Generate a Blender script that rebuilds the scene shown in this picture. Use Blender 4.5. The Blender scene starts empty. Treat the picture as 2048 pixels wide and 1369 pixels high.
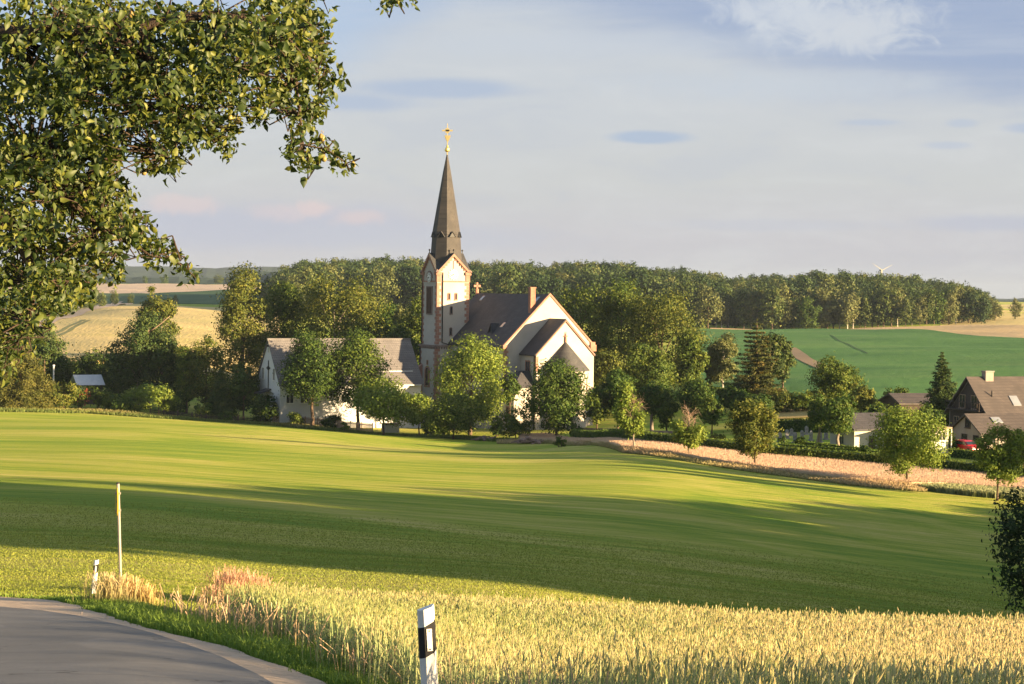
import bpy, math, random
import numpy as np
from mathutils import Matrix, Vector

# ------------------------------------------------------------------ camera, light, exposure
sc = bpy.context.scene
F = 4000.0; CX = 1024.0; CY = 684.5; YH = 580.0
PITCH = math.atan((CY - YH) / F); ROLL = math.radians(0.7)
SUN_AZ = 66.0      # degrees to the right of straight behind the camera
SUN_EL = 8.2
SUN_W, SKY_W, EXPO = 5.0, 0.1, 2.2
R = Matrix.Rotation(math.radians(90) - PITCH, 3, 'X') @ Matrix.Rotation(ROLL, 3, 'Z')
cd = bpy.data.cameras.new('camera'); cam = bpy.data.objects.new('camera', cd)
sc.collection.objects.link(cam); sc.camera = cam
cd.sensor_width = 36.0; cd.lens = 36.0 * F / 2048.0; cd.clip_start = 0.1; cd.clip_end = 30000
cam.matrix_world = R.to_4x4()
sc.view_settings.view_transform = 'Standard'; sc.view_settings.look = 'None'
sc.view_settings.exposure = EXPO; sc.view_settings.gamma = 1.0
try:
    sc.cycles.max_bounces = 6; sc.cycles.diffuse_bounces = 3; sc.cycles.transmission_bounces = 4
    sc.cycles.volume_bounces = 0; sc.cycles.use_denoising = True
except Exception: pass

az = math.radians(SUN_AZ); el = math.radians(SUN_EL)
SUND = Vector((math.sin(az) * math.cos(el), -math.cos(az) * math.cos(el), math.sin(el)))  # towards the sun
sl = bpy.data.lights.new('sun', 'SUN'); sl.energy = SUN_W; sl.angle = math.radians(0.5); sl.color = (1.0, 0.73, 0.41)
so = bpy.data.objects.new('sun', sl); sc.collection.objects.link(so)
so.rotation_euler = SUND.to_track_quat('Z', 'Y').to_euler()

# ------------------------------------------------------------------ node helpers
class NT:
    def __init__(s, tree): s.t = tree; s.n = tree.nodes; s.l = tree.links
    def new(s, typ, **kw):
        nd = s.n.new(typ)
        for k, v in kw.items(): setattr(nd, k, v)
        return nd
    def put(s, sock, v):
        if isinstance(v, bpy.types.NodeSocket): s.l.new(v, sock)
        else: sock.default_value = v
    def math(s, op, a, b=0.0, c=0.0, clamp=False):
        nd = s.new('ShaderNodeMath', operation=op); nd.use_clamp = clamp
        s.put(nd.inputs[0], a); s.put(nd.inputs[1], b); s.put(nd.inputs[2], c); return nd.outputs[0]
    def mix(s, f, a, b, typ='MIX'):
        nd = s.new('ShaderNodeMix', data_type='RGBA', blend_type=typ)
        s.put(nd.inputs[0], f); s.put(nd.inputs[6], a); s.put(nd.inputs[7], b); return nd.outputs[2]
    def noise(s, vec, scale, detail=4, rough=0.55, dist=0.0):
        nd = s.new('ShaderNodeTexNoise'); s.put(nd.inputs['Vector'], vec)
        nd.inputs['Scale'].default_value = scale; nd.inputs['Detail'].default_value = detail
        nd.inputs['Roughness'].default_value = rough; nd.inputs['Distortion'].default_value = dist
        return nd.outputs['Fac']
    def ramp(s, f, stops):
        nd = s.new('ShaderNodeValToRGB'); e = nd.color_ramp.elements
        while len(e) < len(stops): e.new(0.5)
        for i, (p, c) in enumerate(stops):
            e[i].position = p; e[i].color = (*c, 1) if len(c) == 3 else c
        s.put(nd.inputs[0], f); return nd.outputs[0]
    def step(s, x, a, b):
        nd = s.new('ShaderNodeMapRange', interpolation_type='SMOOTHSTEP')
        s.put(nd.inputs[0], x); nd.inputs[1].default_value = a; nd.inputs[2].default_value = b
        return nd.outputs[0]
    def comb(s, x, y, z=0.0):
        nd = s.new('ShaderNodeCombineXYZ'); s.put(nd.inputs[0], x); s.put(nd.inputs[1], y); s.put(nd.inputs[2], z); return nd.outputs[0]

def srgb(r, g, b):
    f = lambda c: (c / 255 / 12.92) if c / 255 <= 0.04045 else ((c / 255 + 0.055) / 1.055) ** 2.4
    return (f(r), f(g), f(b))

# ------------------------------------------------------------------ world: Nishita sky under a procedural evening cloud layer
wd = bpy.data.worlds.new('World'); sc.world = wd; wd.use_nodes = True
w = NT(wd.node_tree); w.n.clear()
out = w.new('ShaderNodeOutputWorld'); bg = w.new('ShaderNodeBackground'); bg.inputs[1].default_value = SKY_W
w.l.new(bg.outputs[0], out.inputs[0])
sky = w.new('ShaderNodeTexSky', sky_type='NISHITA'); sky.sun_disc = False
sky.sun_elevation = el; sky.sun_rotation = math.pi - az; sky.air_density = 1.0; sky.dust_density = 1.5
tc = w.new('ShaderNodeTexCoord'); sp = w.new('ShaderNodeSeparateXYZ'); w.l.new(tc.outputs['Generated'], sp.inputs[0])
dx, dy, dz = sp.outputs
azi = w.math('ARCTAN2', dx, dy); elv = w.math('ARCSINE', dz)
KS = 1.0 / (SKY_W * 2 ** EXPO)                       # cloud colours are given as they should display
def cc(r, g, b, k=1.0): return tuple(c * KS * k for c in srgb(r, g, b))
vec = w.comb(w.math('MULTIPLY', azi, 1.0), w.math('MULTIPLY', elv, 5.0), 0.0)
n1 = w.noise(vec, 3.2, 6, 0.55, 0.2)
n2 = w.noise(w.comb(w.math('MULTIPLY', azi, 1.0), w.math('MULTIPLY', elv, 9.0), 3.3), 5.0, 6, 0.6, 0.3)
warp = w.math('MULTIPLY', w.math('SUBTRACT', n1, 0.5), 0.05)
ve = w.math('ADD', elv, warp)
base = w.ramp(w.math('MULTIPLY', ve, 4.0), [
    (0.0, cc(194, 195, 204)), (0.10, cc(199, 199, 206)), (0.22, cc(203, 206, 208)), (0.36, cc(202, 207, 213)),
    (0.55, cc(200, 207, 216)), (0.8, cc(186, 196, 212)), (1.0, cc(165, 178, 200))])
tex = w.noise(w.comb(azi, w.math('MULTIPLY', elv, 4.0), 9.1), 14.0, 8, .62, .5)
base = w.mix(w.math('MULTIPLY', w.step(tex, .48, .72), .40), base, (*cc(214, 217, 220), 1)); base = w.mix(w.math('MULTIPLY', w.step(tex, .50, .30), .30), base, (*cc(186, 194, 209), 1))
# large blue-grey bank, upper right, with a diagonal lower edge
a_ = w.math('ADD', azi, 0.026); lim = w.math('SUBTRACT', 0.141, w.math('MAXIMUM', w.math('MULTIPLY', a_, 0.20), w.math('MULTIPLY', a_, -0.52)))
bank = w.step(w.math('SUBTRACT', w.math('ADD', elv, w.math('MULTIPLY', w.math('SUBTRACT', n2, 0.5), 0.055)), lim), -0.010, 0.022)
bcol = w.mix(w.step(azi, -0.12, 0.06), (*cc(178, 199, 226), 1), (*cc(153, 171, 204), 1)); col = w.mix(w.math('MULTIPLY', bank, 0.9), base, bcol)
# bright edge under the bank
edge = w.math('MULTIPLY', w.step(n2, 0.45, 0.75), w.math('MULTIPLY', bank, 0.55))
col = w.mix(edge, col, (*cc(205, 212, 222), 1))
def blob(px, py, rx, ry, color, k, col, namp=0.9, nz=None, soft=0.35):
    u0 = math.atan((px - CX) / F); v0 = math.atan((YH - py) / F)
    a = w.math('DIVIDE', w.math('SUBTRACT', azi, u0), rx / F); b = w.math('DIVIDE', w.math('SUBTRACT', elv, v0), ry / F)
    q = w.math('SQRT', w.math('ADD', w.math('MULTIPLY', a, a), w.math('MULTIPLY', b, b)))
    q = w.math('ADD', q, w.math('MULTIPLY', w.math('SUBTRACT', nz if nz is not None else nb, 0.5), -namp * 2))
    m = w.math('MULTIPLY', w.math('SUBTRACT', 1.0, w.step(q, 1 - soft, 1 + soft)), k)
    return w.mix(m, col, (*color, 1))
nb = w.noise(w.comb(azi, w.math('MULTIPLY', elv, 2.2), 1.7), 22.0, 7, 0.62, 0.4)
nf = w.noise(w.comb(azi, w.math('MULTIPLY', elv, 1.3), 5.1), 60.0, 8, 0.65, 0.6)
for (px, py, rx, ry, c, k, amp, nz, sf) in [
    (880, 182, 160, 20, cc(170, 187, 214), .75, .5, nb, .4), (700, 212, 130, 18, cc(172, 188, 214), .75, .5, nb, .5),
    (1290, 273, 75, 12, cc(168, 187, 214), .8, .5, nb, .4), (1735, 243, 50, 6, cc(180, 194, 216), .6, .5, nb, .5),
    (1915, 245, 26, 8, cc(180, 194, 216), .6, .5, nb, .5), (1890, 288, 40, 7, cc(184, 196, 216), .6, .5, nb, .5), (2060, 255, 50, 9, cc(176, 190, 214), .7, .5, nb, .5),
    (500, 462, 330, 45, cc(187, 193, 211), .8, .7, nb, .5), (860, 480, 260, 26, cc(192, 197, 211), .7, .7, nb, .5),
    (2000, 440, 160, 16, cc(186, 192, 210), .7, .8, nb, .5), (1500, 445, 200, 12, cc(192, 197, 211), .5, .8, nb, .5),
    (365, 420, 62, 18, cc(222, 206, 207), .65, 1.6, nf, .6), (625, 424, 40, 14, cc(226, 207, 206), .75, 1.6, nf, .6), (710, 440, 46, 14, cc(220, 204, 206), .7, 1.3, nf, .6), (570,430, 60, 16, cc(215,203,208), .6, 1.3, nf, .6),
    (1640, 40, 150, 48, cc(210, 216, 224), .8, 1.6, nf, .7), (1540, 15, 110, 30, cc(207, 214, 224), .7, 1.6, nf, .7), (1700, 70, 90, 32, cc(206, 212, 221), .8, 1.6, nf, .7),
    (1560, 170, 260, 26, cc(196, 206, 219), .6, 1.2, nf, .8), (1150, 90, 300, 22, cc(200, 208, 219), .6, 1.0, nb, .8)]:
    col = blob(px, py, rx, ry, c, k, col, amp, nz, sf)
# above the framed sky: patchy layer over the clear Nishita dome
high = w.step(elv, 0.16, 0.45)
patch = w.step(w.noise(tc.outputs['Generated'], 3.0, 5, .6), 0.40, 0.62)
upper = w.mix(w.math('MULTIPLY', patch, 0.8), w.mix(0.2, sky.outputs[0], (0, 0, 0, 1)), (*cc(158, 165, 178), 1))
col = w.mix(high, col, upper)
veil = w.mix(0.02, col, sky.outputs[0])
w.l.new(veil, bg.inputs[0])

# ------------------------------------------------------------------ image point -> world, ground surface
def W(px, py, Y):
    d = R @ Vector(((px - CX) / F, -(py - CY) / F, -1.0)); k = Y / d.y
    return Vector((d.x * k, Y, d.z * k))
COLS = [0, 256, 512, 1024, 1280, 1536, 2048]
ROWS = {14: [1503, 1503, 1503, 1520, 1550, 1565, 1580],
 20: [1371, 1373, 1390, 1480, 1510, 1525, 1540], 30: [1268, 1272, 1300, 1373, 1390, 1400, 1413],
 40: [1218, 1228, 1262, 1288, 1300, 1313, 1325], 50: [1186, 1191, 1210, 1230, 1252, 1275, 1303],
 60: [1128, 1133, 1149, 1173, 1202, 1230, 1275], 80: [1048, 1055, 1070, 1105, 1127, 1152, 1210],
 100: [993, 1002, 1018, 1056, 1077, 1102, 1160], 150: [917, 925, 940, 964, 972, 1000, 1052], 175: [894, 900, 914, 938, 940, 962, 1001],
 200: [876, 881, 893, 915, 911, 932, 955], 225: [862, 865, 876, 902, 885, 894, 904], 250: [850, 852, 862, 892, 877, 870, 869],
 270: [840, 844, 855, 883, 871, 850, 843], 300: [818, 832, 847, 864, 850, 815, 806], 350: [770, 780, 815, 832, 803, 775, 766], 400: [722, 716, 760, 790, 760, 746, 735],
 600: [656, 653, 667, 690, 686, 683, 678], 800: [640, 617, 630, 645, 652, 661, 652], 850: [636, 612, 624, 636, 645, 654, 648],
 1000: [622, 614, 603, 592, 597, 612, 633], 1200: [600, 598, 590, 585, 588, 600, 622], 1400: [586, 586, 583, 582, 584, 595, 615],
 2000: [569, 569, 572, 580, 582, 592, 607], 3000: [578, 578, 580, 585, 589, 600, 613], 14000: [583, 583, 584, 590, 597, 603, 609]}
TY = np.array([0.0, 6.0] + list(ROWS.keys()), float)
TX = np.array([-3000.] + COLS + [5000.], float)
TZ = np.zeros((len(TY), len(TX)))
TZ[0, :] = -1.62; TZ[1, :] = -2.35
for i, (Y, pys) in enumerate(ROWS.items()):
    zz = [W(c, p, Y).z for c, p in zip(COLS, pys)]
    TZ[i + 2, 1:-1] = zz; TZ[i + 2, 0] = zz[0] + (0 if Y < 60 else 1.5); TZ[i + 2, -1] = zz[-1] - (0 if Y < 60 else -1.0)
def pchip(x, y, xi):
    h = np.diff(x); dl = np.diff(y, axis=0) / h[:, None]; m = np.zeros_like(y)
    w1 = 2 * h[1:] + h[:-1]; w2 = h[1:] + 2 * h[:-1]
    same = dl[:-1] * dl[1:] > 0
    with np.errstate(all='ignore'):
        hm = (w1 + w2)[:, None] / (w1[:, None] / dl[:-1] + w2[:, None] / dl[1:])
    m[1:-1] = np.where(same, hm, 0); m[0] = dl[0]; m[-1] = dl[-1]
    k = np.clip(np.searchsorted(x, xi) - 1, 0, len(x) - 2); t = ((xi - x[k]) / h[k])[:, None]
    H = h[k][:, None]
    return (y[k] * (1 + 2 * t) * (1 - t) ** 2 + m[k] * H * t * (1 - t) ** 2 + y[k + 1] * t * t * (3 - 2 * t) + m[k + 1] * H * t * t * (t - 1))
def rowwise(x, yr, xi):     # cubic across the columns, one row of values per point
    h = np.diff(x); m = np.zeros_like(yr); dl = np.diff(yr, axis=1) / h
    m[:, 1:-1] = (dl[:, :-1] * h[1:] + dl[:, 1:] * h[:-1]) / (h[1:] + h[:-1]); 
    k = np.clip(np.searchsorted(x, xi) - 1, 0, len(x) - 2); t = (xi - x[k]) / h[k]; H = h[k]; r = np.arange(len(xi))
    return (yr[r, k] * (1 + 2 * t) * (1 - t) ** 2 + m[r, k] * H * t * (1 - t) ** 2 + yr[r, k + 1] * t * t * (3 - 2 * t) + m[r, k + 1] * H * t * t * (t - 1))
def gz(X, Y):
    X = np.atleast_1d(np.asarray(X, float)); Y = np.atleast_1d(np.asarray(Y, float))
    Yc = np.maximum(Y, 0.0); px = np.clip(CX + F * X / np.maximum(Yc, 6.0), TX[0], TX[-1])
    z = rowwise(TX, pchip(TY, TZ, np.minimum(Yc, 13999.)), px)
    z = z + np.where(Y < 0, np.minimum(-Y, 60) * 0.06, 0)
    amp = np.clip((Y - 40) / 60, 0, 1) * np.clip(Y / 900, 0.06, 1)      # gentle swells
    return z + amp * (0.9 * np.sin(X / 23.0 + Y / 61.0) * np.sin(Y / 33.0 + X / 90.) + 0.4 * np.sin(X / 9.0 + 1.3) * np.sin(Y / 14.0 + X / 31.))
def g1(X, Y): return float(gz(X, Y)[0])
def hit(px, py, y0=6.0, y1=13000.0, lift=0.0):
    Ys = np.geomspace(y0, y1, 900); d = R @ Vector(((px - CX) / F, -(py - CY) / F, -1.0))
    Xs = Ys * d.x / d.y; Zs = Ys * d.z / d.y; df = Zs - gz(Xs, Ys) - lift
    k = np.nonzero(df < 0)[0]
    k = int(k[0]) if len(k) else len(Ys) - 1
    if k == 0: return Vector((Xs[0], Ys[0], Zs[0]))
    t = df[k - 1] / (df[k - 1] - df[k]); Y = Ys[k - 1] + t * (Ys[k] - Ys[k - 1])
    return Vector((Y * d.x / d.y, Y, Y * d.z / d.y))

# ------------------------------------------------------------------ object helpers
def link(o, parent=None):
    sc.collection.objects.link(o)
    if parent is not None: o.parent = parent
    return o
def tag(o, label=None, cat=None, group=None, kind=None):
    if label: o['label'] = label
    if cat: o['category'] = cat
    if group: o['group'] = group
    if kind: o['kind'] = kind
    return o
def thing(name, label, cat, loc=(0, 0, 0), rz=0.0, group=None):
    o = bpy.data.objects.new(name, None); o.empty_display_size = .5; link(o); o.location = loc; o.rotation_euler = (0, 0, rz)
    return tag(o, label, cat, group)
def copy_tree(o, parent=None, scale=None):
    c = o.copy(); sc.collection.objects.link(c)
    if parent: c.parent = parent
    for ch in list(o.children): copy_tree(ch, c)
    return c
def np_mesh(name, v, f, mats, parent=None, smooth=False, tint=None, midx=None, col=None):
    """v: N x 3, f: M x k faces, all of the same size"""
    me = bpy.data.meshes.new(name); v = np.ascontiguousarray(v, np.float32); f = np.ascontiguousarray(f, np.int32); k = f.shape[1]
    me.vertices.add(len(v)); me.vertices.foreach_set('co', v.ravel())
    me.loops.add(f.size); me.loops.foreach_set('vertex_index', f.ravel())
    me.polygons.add(len(f)); me.polygons.foreach_set('loop_start', np.arange(0, f.size, k, dtype=np.int32))
    me.polygons.foreach_set('use_smooth', np.full(len(f), smooth, dtype=bool))
    if midx is not None: me.polygons.foreach_set('material_index', np.ascontiguousarray(midx, np.int32))
    if tint is not None:
        a = me.attributes.new('tint', 'FLOAT', 'POINT'); a.data.foreach_set('value', np.ascontiguousarray(tint, np.float32))
    if col is not None:
        a = me.attributes.new('plant', 'FLOAT_COLOR', 'POINT')
        a.data.foreach_set('color', np.ascontiguousarray(np.c_[col, np.ones(len(col))], np.float32).ravel())
    me.update(calc_edges=True)
    for m in (mats if isinstance(mats, (list, tuple)) else [mats]): me.materials.append(m)
    o = bpy.data.objects.new(name, me); return link(o, parent)
class MB:
    def __init__(s): s.v = []; s.f = []; s.m = []
    def add(s, vs, fs, mi=0):
        b = len(s.v); s.v += [tuple(p) for p in vs]; s.f += [tuple(b + i for i in f) for f in fs]; s.m += [mi] * len(fs); return s
    def box(s, x0, x1, y0, y1, z0, z1, mi=0):
        return s.add([(x0, y0, z0), (x1, y0, z0), (x1, y1, z0), (x0, y1, z0), (x0, y0, z1), (x1, y0, z1), (x1, y1, z1), (x0, y1, z1)],
              [(0, 3, 2, 1), (4, 5, 6, 7), (0, 1, 5, 4), (1, 2, 6, 5), (2, 3, 7, 6), (3, 0, 4, 7)], mi)
    def hexa(s, p, mi=0):   # 4 bottom, 4 top
        return s.add(p, [(0, 3, 2, 1), (4, 5, 6, 7), (0, 1, 5, 4), (1, 2, 6, 5), (2, 3, 7, 6), (3, 0, 4, 7)], mi)
    def prism(s, pts, d, mi=0):     # polygon pts (3D) extruded by d
        n = len(pts); a = [Vector(p) for p in pts]; b = [p + Vector(d) for p in a]
        return s.add(a + b, [tuple(range(n)), tuple(range(2 * n - 1, n - 1, -1))] + [(i, i + n, (i + 1) % n + n, (i + 1) % n) for i in range(n)][::1], mi)
    def tube(s, pts, rad, n=6, mi=0, cap=True):
        pts = [Vector(p) for p in pts]; b = len(s.v); k = len(pts)
        for i, p in enumerate(pts):
            t = (pts[min(i + 1, k - 1)] - pts[max(i - 1, 0)]).normalized()
            u = t.cross(Vector((0.31, 0.9, 0.17))).normalized(); q = t.cross(u)
            r = rad[i] if isinstance(rad, (list, tuple)) else rad
            for j in range(n):
                a = 2 * math.pi * j / n; s.v.append(tuple(p + (u * math.cos(a) + q * math.sin(a)) * r))
        for i in range(k - 1):
            for j in range(n):
                s.f.append((b + i * n + j, b + i * n + (j + 1) % n, b + (i + 1) * n + (j + 1) % n, b + (i + 1) * n + j)); s.m.append(mi)
        if cap:
            s.f.append(tuple(b + j for j in range(n))[::-1]); s.m.append(mi)
            s.f.append(tuple(b + (k - 1) * n + j for j in range(n))); s.m.append(mi)
        return s
    def lathe(s, prof, c=(0, 0), n=12, mi=0, a0=0.0, a1=2 * math.pi):
        full = abs(a1 - a0 - 2 * math.pi) < 1e-6; cnt = n if full else n + 1; b = len(s.v)
        for (r, z) in prof:
            for j in range(cnt):
                a = a0 + (a1 - a0) * j / n; s.v.append((c[0] + r * math.cos(a), c[1] + r * math.sin(a), z))
        for i in range(len(prof) - 1):
            for j in range(n):
                j2 = (j + 1) % cnt
                s.f.append((b + i * cnt + j, b + i * cnt + j2, b + (i + 1) * cnt + j2, b + (i + 1) * cnt + j)); s.m.append(mi)
        return s
    def sphere(s, c, r, n=8, mi=0, sz=1.0):
        return s.lathe([(max(r * math.sin(math.pi * i / n), 1e-4), c[2] - r * sz * math.cos(math.pi * i / n)) for i in range(n + 1)], (c[0], c[1]), n + 2, mi)
    def build(s, name, mats, parent=None, smooth=False):
        me = bpy.data.meshes.new(name); me.from_pydata(s.v, [], s.f)
        for m in (mats if isinstance(mats, (list, tuple)) else [mats]): me.materials.append(m)
        me.polygons.foreach_set('material_index', s.m)
        if smooth: me.polygons.foreach_set('use_smooth', [True] * len(s.f))
        me.update(); return link(bpy.data.objects.new(name, me), parent)

# ------------------------------------------------------------------ materials
def material(name):
    m = bpy.data.materials.new(name); m.use_nodes = True; t = NT(m.node_tree); t.n.clear()
    o = t.new('ShaderNodeOutputMaterial'); return m, t, o
def surf(name, c1, c2, scale=4.0, rough=0.8, bump=0.3, bscale=None, spec=0.3, c3=None, stretch=(1, 1, 1), rot=0.0, metal=0.0, coord='Object', big=0.0, bdist=0.02):
    m, t, o = material(name); b = t.new('ShaderNodeBsdfPrincipled'); t.l.new(b.outputs[0], o.inputs[0])
    b.inputs['Roughness'].default_value = rough; b.inputs['Specular IOR Level'].default_value = spec; b.inputs['Metallic'].default_value = metal
    q = t.new('ShaderNodeTexCoord'); mp = t.new('ShaderNodeMapping'); t.l.new(q.outputs[coord], mp.inputs[0])
    mp.inputs['Scale'].default_value = stretch; mp.inputs['Rotation'].default_value = (0, 0, rot)
    v = mp.outputs[0]; n = t.noise(v, scale, 6, 0.6)
    stops = [(0.3, c1), (0.7, c2)] if c3 is None else [(0.28, c1), (0.5, c2), (0.72, c3)]
    c = t.ramp(n, stops)
    if big:
        c = t.mix(t.math('MULTIPLY', t.step(t.noise(v, scale * big, 4), .35, .7), .45), c, (*[x * 0.6 for x in c1], 1))
    t.l.new(c, b.inputs['Base Color'])
    if bump:
        bp = t.new('ShaderNodeBump'); bp.inputs['Strength'].default_value = bump; bp.inputs['Distance'].default_value = bdist
        t.l.new(t.noise(v, bscale or scale * 6, 5, .65), bp.inputs['Height']); t.l.new(bp.outputs[0], b.inputs['Normal'])
    return m
def tiled(name, c1, c2, w_, h_, rough=.75, mortar=None, vert=True, off=.5, bump=.4):
    """brick texture for roof slates, tiles and masonry"""
    m, t, o = material(name); b = t.new('ShaderNodeBsdfPrincipled'); t.l.new(b.outputs[0], o.inputs[0]); b.inputs['Roughness'].default_value = rough
    q = t.new('ShaderNodeTexCoord'); s_ = t.new('ShaderNodeSeparateXYZ'); t.l.new(q.outputs['Object'], s_.inputs[0])
    x = t.math('ADD', s_.outputs[0], s_.outputs[1]) if vert else s_.outputs[0]
    br = t.new('ShaderNodeTexBrick'); t.l.new(t.comb(x, s_.outputs[2]), br.inputs[0]); br.offset = off
    br.inputs['Color1'].default_value = (*c1, 1); br.inputs['Color2'].default_value = (*c2, 1)
    br.inputs['Mortar'].default_value = (*(mortar or [a * .45 for a in c1]), 1); br.inputs['Scale'].default_value = 1
    br.inputs['Brick Width'].default_value = w_; br.inputs['Row Height'].default_value = h_; br.inputs['Mortar Size'].default_value = h_ * .07
    n = t.noise(q.outputs['Object'], .6, 5); c = t.mix(t.step(n, .35, .75), br.outputs[0], (*[a * .72 for a in c1], 1))
    t.l.new(c, b.inputs['Base Color']); bp = t.new('ShaderNodeBump'); bp.inputs['Strength'].default_value = bump; bp.inputs['Distance'].default_value = .02
    t.l.new(br.outputs[1], bp.inputs['Height']); bp.invert = True; t.l.new(bp.outputs[0], b.inputs['Normal']); return m
def leafmat(name, a, b_, c, trans=.25, gloss=.15):
    m, t, o = material(name)
    at = t.new('ShaderNodeAttribute'); at.attribute_name = 'tint'
    oi = t.new('ShaderNodeObjectInfo')
    f = t.math('ADD', t.math('MULTIPLY', at.outputs['Fac'], .85), t.math('MULTIPLY', oi.outputs['Random'], .15))
    col = t.ramp(f, [(0.1, a), (.5, b_), (.9, c)])
    p = t.new('ShaderNodeBsdfPrincipled'); t.l.new(col, p.inputs['Base Color']); p.inputs['Roughness'].default_value = .55; p.inputs['Specular IOR Level'].default_value = gloss
    tr = t.new('ShaderNodeBsdfTranslucent'); t.l.new(t.mix(.5, col, (1.0, .95, .35, 1), 'MULTIPLY'), tr.inputs[0])
    mx = t.new('ShaderNodeMixShader'); mx.inputs[0].default_value = trans
    t.l.new(p.outputs[0], mx.inputs[1]); t.l.new(tr.outputs[0], mx.inputs[2]); t.l.new(mx.outputs[0], o.inputs[0]); return m
def plantmat(name, trans=.3):
    m, t, o = material(name); at = t.new('ShaderNodeAttribute'); at.attribute_name = 'plant'
    p = t.new('ShaderNodeBsdfPrincipled'); t.l.new(at.outputs['Color'], p.inputs['Base Color']); p.inputs['Roughness'].default_value = .6; p.inputs['Specular IOR Level'].default_value = .25
    tr = t.new('ShaderNodeBsdfTranslucent'); t.l.new(at.outputs['Color'], tr.inputs[0]); mx = t.new('ShaderNodeMixShader'); mx.inputs[0].default_value = trans
    t.l.new(p.outputs[0], mx.inputs[1]); t.l.new(tr.outputs[0], mx.inputs[2]); t.l.new(mx.outputs[0], o.inputs[0]); return m

def meadowmat():
    m, t, o = material('meadow_grass'); p = t.new('ShaderNodeBsdfPrincipled'); t.l.new(p.outputs[0], o.inputs[0])
    p.inputs['Roughness'].default_value = .9; p.inputs['Specular IOR Level'].default_value = .1
    q = t.new('ShaderNodeTexCoord').outputs['Object']
    def mp(sx, sy, rz, v=q):
        a = t.new('ShaderNodeMapping'); t.l.new(v, a.inputs[0]); a.inputs['Scale'].default_value = (sx, sy, 1); a.inputs['Rotation'].default_value = (0, 0, rz); return a.outputs[0]
    big = t.noise(mp(.018, .045, .25), 1, 5, .6, .6); streak = t.noise(mp(.035, .75, .22), 1, 6, .65, .4); fine = t.noise(mp(1.2, 6.0, .22), 1, 6, .7); spk = t.noise(mp(1, 1, 0), 9.0, 4, .7)
    f = t.math('ADD', t.math('MULTIPLY', big, .40), t.math('ADD', t.math('MULTIPLY', streak, .42), t.math('MULTIPLY', fine, .18)))
    c = t.ramp(f, [(.40, (.18, .30, .028)), (.475, (.30, .375, .040)), (.53, (.44, .45, .064)), (.61, (.62, .54, .16))])
    c = t.mix(t.math('MULTIPLY', t.step(spk, .52, .72), .5), c, (.10, .16, .018, 1))
    wv = t.new('ShaderNodeTexWave', wave_type='BANDS', bands_direction='Y'); t.l.new(mp(.05, .35, .17), wv.inputs[0]); wv.inputs['Scale'].default_value = .9; wv.inputs['Distortion'].default_value = 3.5; wv.inputs['Detail'].default_value = 5; wv.inputs['Detail Scale'].default_value = 1.6
    c = t.mix(t.math('MULTIPLY', t.step(wv.outputs['Fac'], .72, .98), t.math('MULTIPLY', t.step(big, .42, .6), .55)), c, (.50, .43, .15, 1))
    c = t.mix(t.math('MULTIPLY', t.step(t.noise(mp(.5, 1.6, .2), 1, 6, .75), .55, .8), .5), c, (.12, .20, .016, 1))
    t.l.new(c, p.inputs['Base Color'])
    bp = t.new('ShaderNodeBump'); bp.inputs['Strength'].default_value = 1.0; bp.inputs['Distance'].default_value = .22
    t.l.new(t.math('ADD', t.noise(mp(1, 1, 0), 7.0, 6, .75), t.math('MULTIPLY', streak, 1.2)), bp.inputs['Height']); t.l.new(bp.outputs[0], p.inputs['Normal']); return m

def asphaltmat():
    m, t, o = material('asphalt'); p = t.new('ShaderNodeBsdfPrincipled'); t.l.new(p.outputs[0], o.inputs[0]); p.inputs['Roughness'].default_value = .8
    q = t.new('ShaderNodeTexCoord').outputs['Object']
    c = t.ramp(t.noise(q, .9, 6, .65), [(.3, (.100, .097, .097)), (.5, (.128, .124, .122)), (.7, (.165, .155, .148))])
    c = t.mix(t.math('MULTIPLY', t.step(t.noise(q, 45, 3, .7), .5, .8), .5), c, (.30, .27, .23, 1)); c = t.mix(t.math('MULTIPLY', t.step(t.noise(q, 30, 3, .7), .55, .85), .5), c, (.05, .05, .05, 1))
    vo = t.new('ShaderNodeTexVoronoi', feature='DISTANCE_TO_EDGE'); vv = t.new('ShaderNodeVectorMath', operation='ADD'); t.l.new(q, vv.inputs[0]); nn = t.new('ShaderNodeTexNoise'); nn.inputs['Scale'].default_value = 1.6; t.l.new(q, nn.inputs['Vector']); t.l.new(nn.outputs['Color'], vv.inputs[1]); t.l.new(vv.outputs[0], vo.inputs['Vector']); vo.inputs['Scale'].default_value = .28
    crack = t.math('MULTIPLY', t.math('LESS_THAN', vo.outputs[0], .006), t.step(t.noise(q, .35, 3), .42, .55)); c = t.mix(t.math('MULTIPLY', crack, .8), c, (.035, .033, .03, 1))
    patch = t.step(t.noise(q, .22, 2, .3), .57, .585); c = t.mix(t.math('MULTIPLY', patch, .35), c, (.075, .072, .07, 1))
    t.l.new(c, p.inputs['Base Color']); bp = t.new('ShaderNodeBump'); bp.inputs['Strength'].default_value = .7; bp.inputs['Distance'].default_value = .012; t.l.new(t.noise(q, 55, 4, .7), bp.inputs['Height']); t.l.new(bp.outputs[0], p.inputs['Normal']); return m
M = {}
M['meadow'] = meadowmat()
M['asphalt'] = asphaltmat()
M['asphalt_plain'] = surf('asphalt', (.1,.1,.1), (.15,.15,.15), 1.2, .85, .6, 60, .3, stretch=(1, 1, 1), bdist=.01)
M['gravel'] = surf('gravel', (.38, .29, .21), (.62, .47, .34), 5, .95, .8, 30, .2, bdist=.03)
M['grain_pink'] = surf('ripe_rye', (.48, .34, .21), (.58, .41, .26), .5, .9, .8, 6, .1, bdist=.04)
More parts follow.
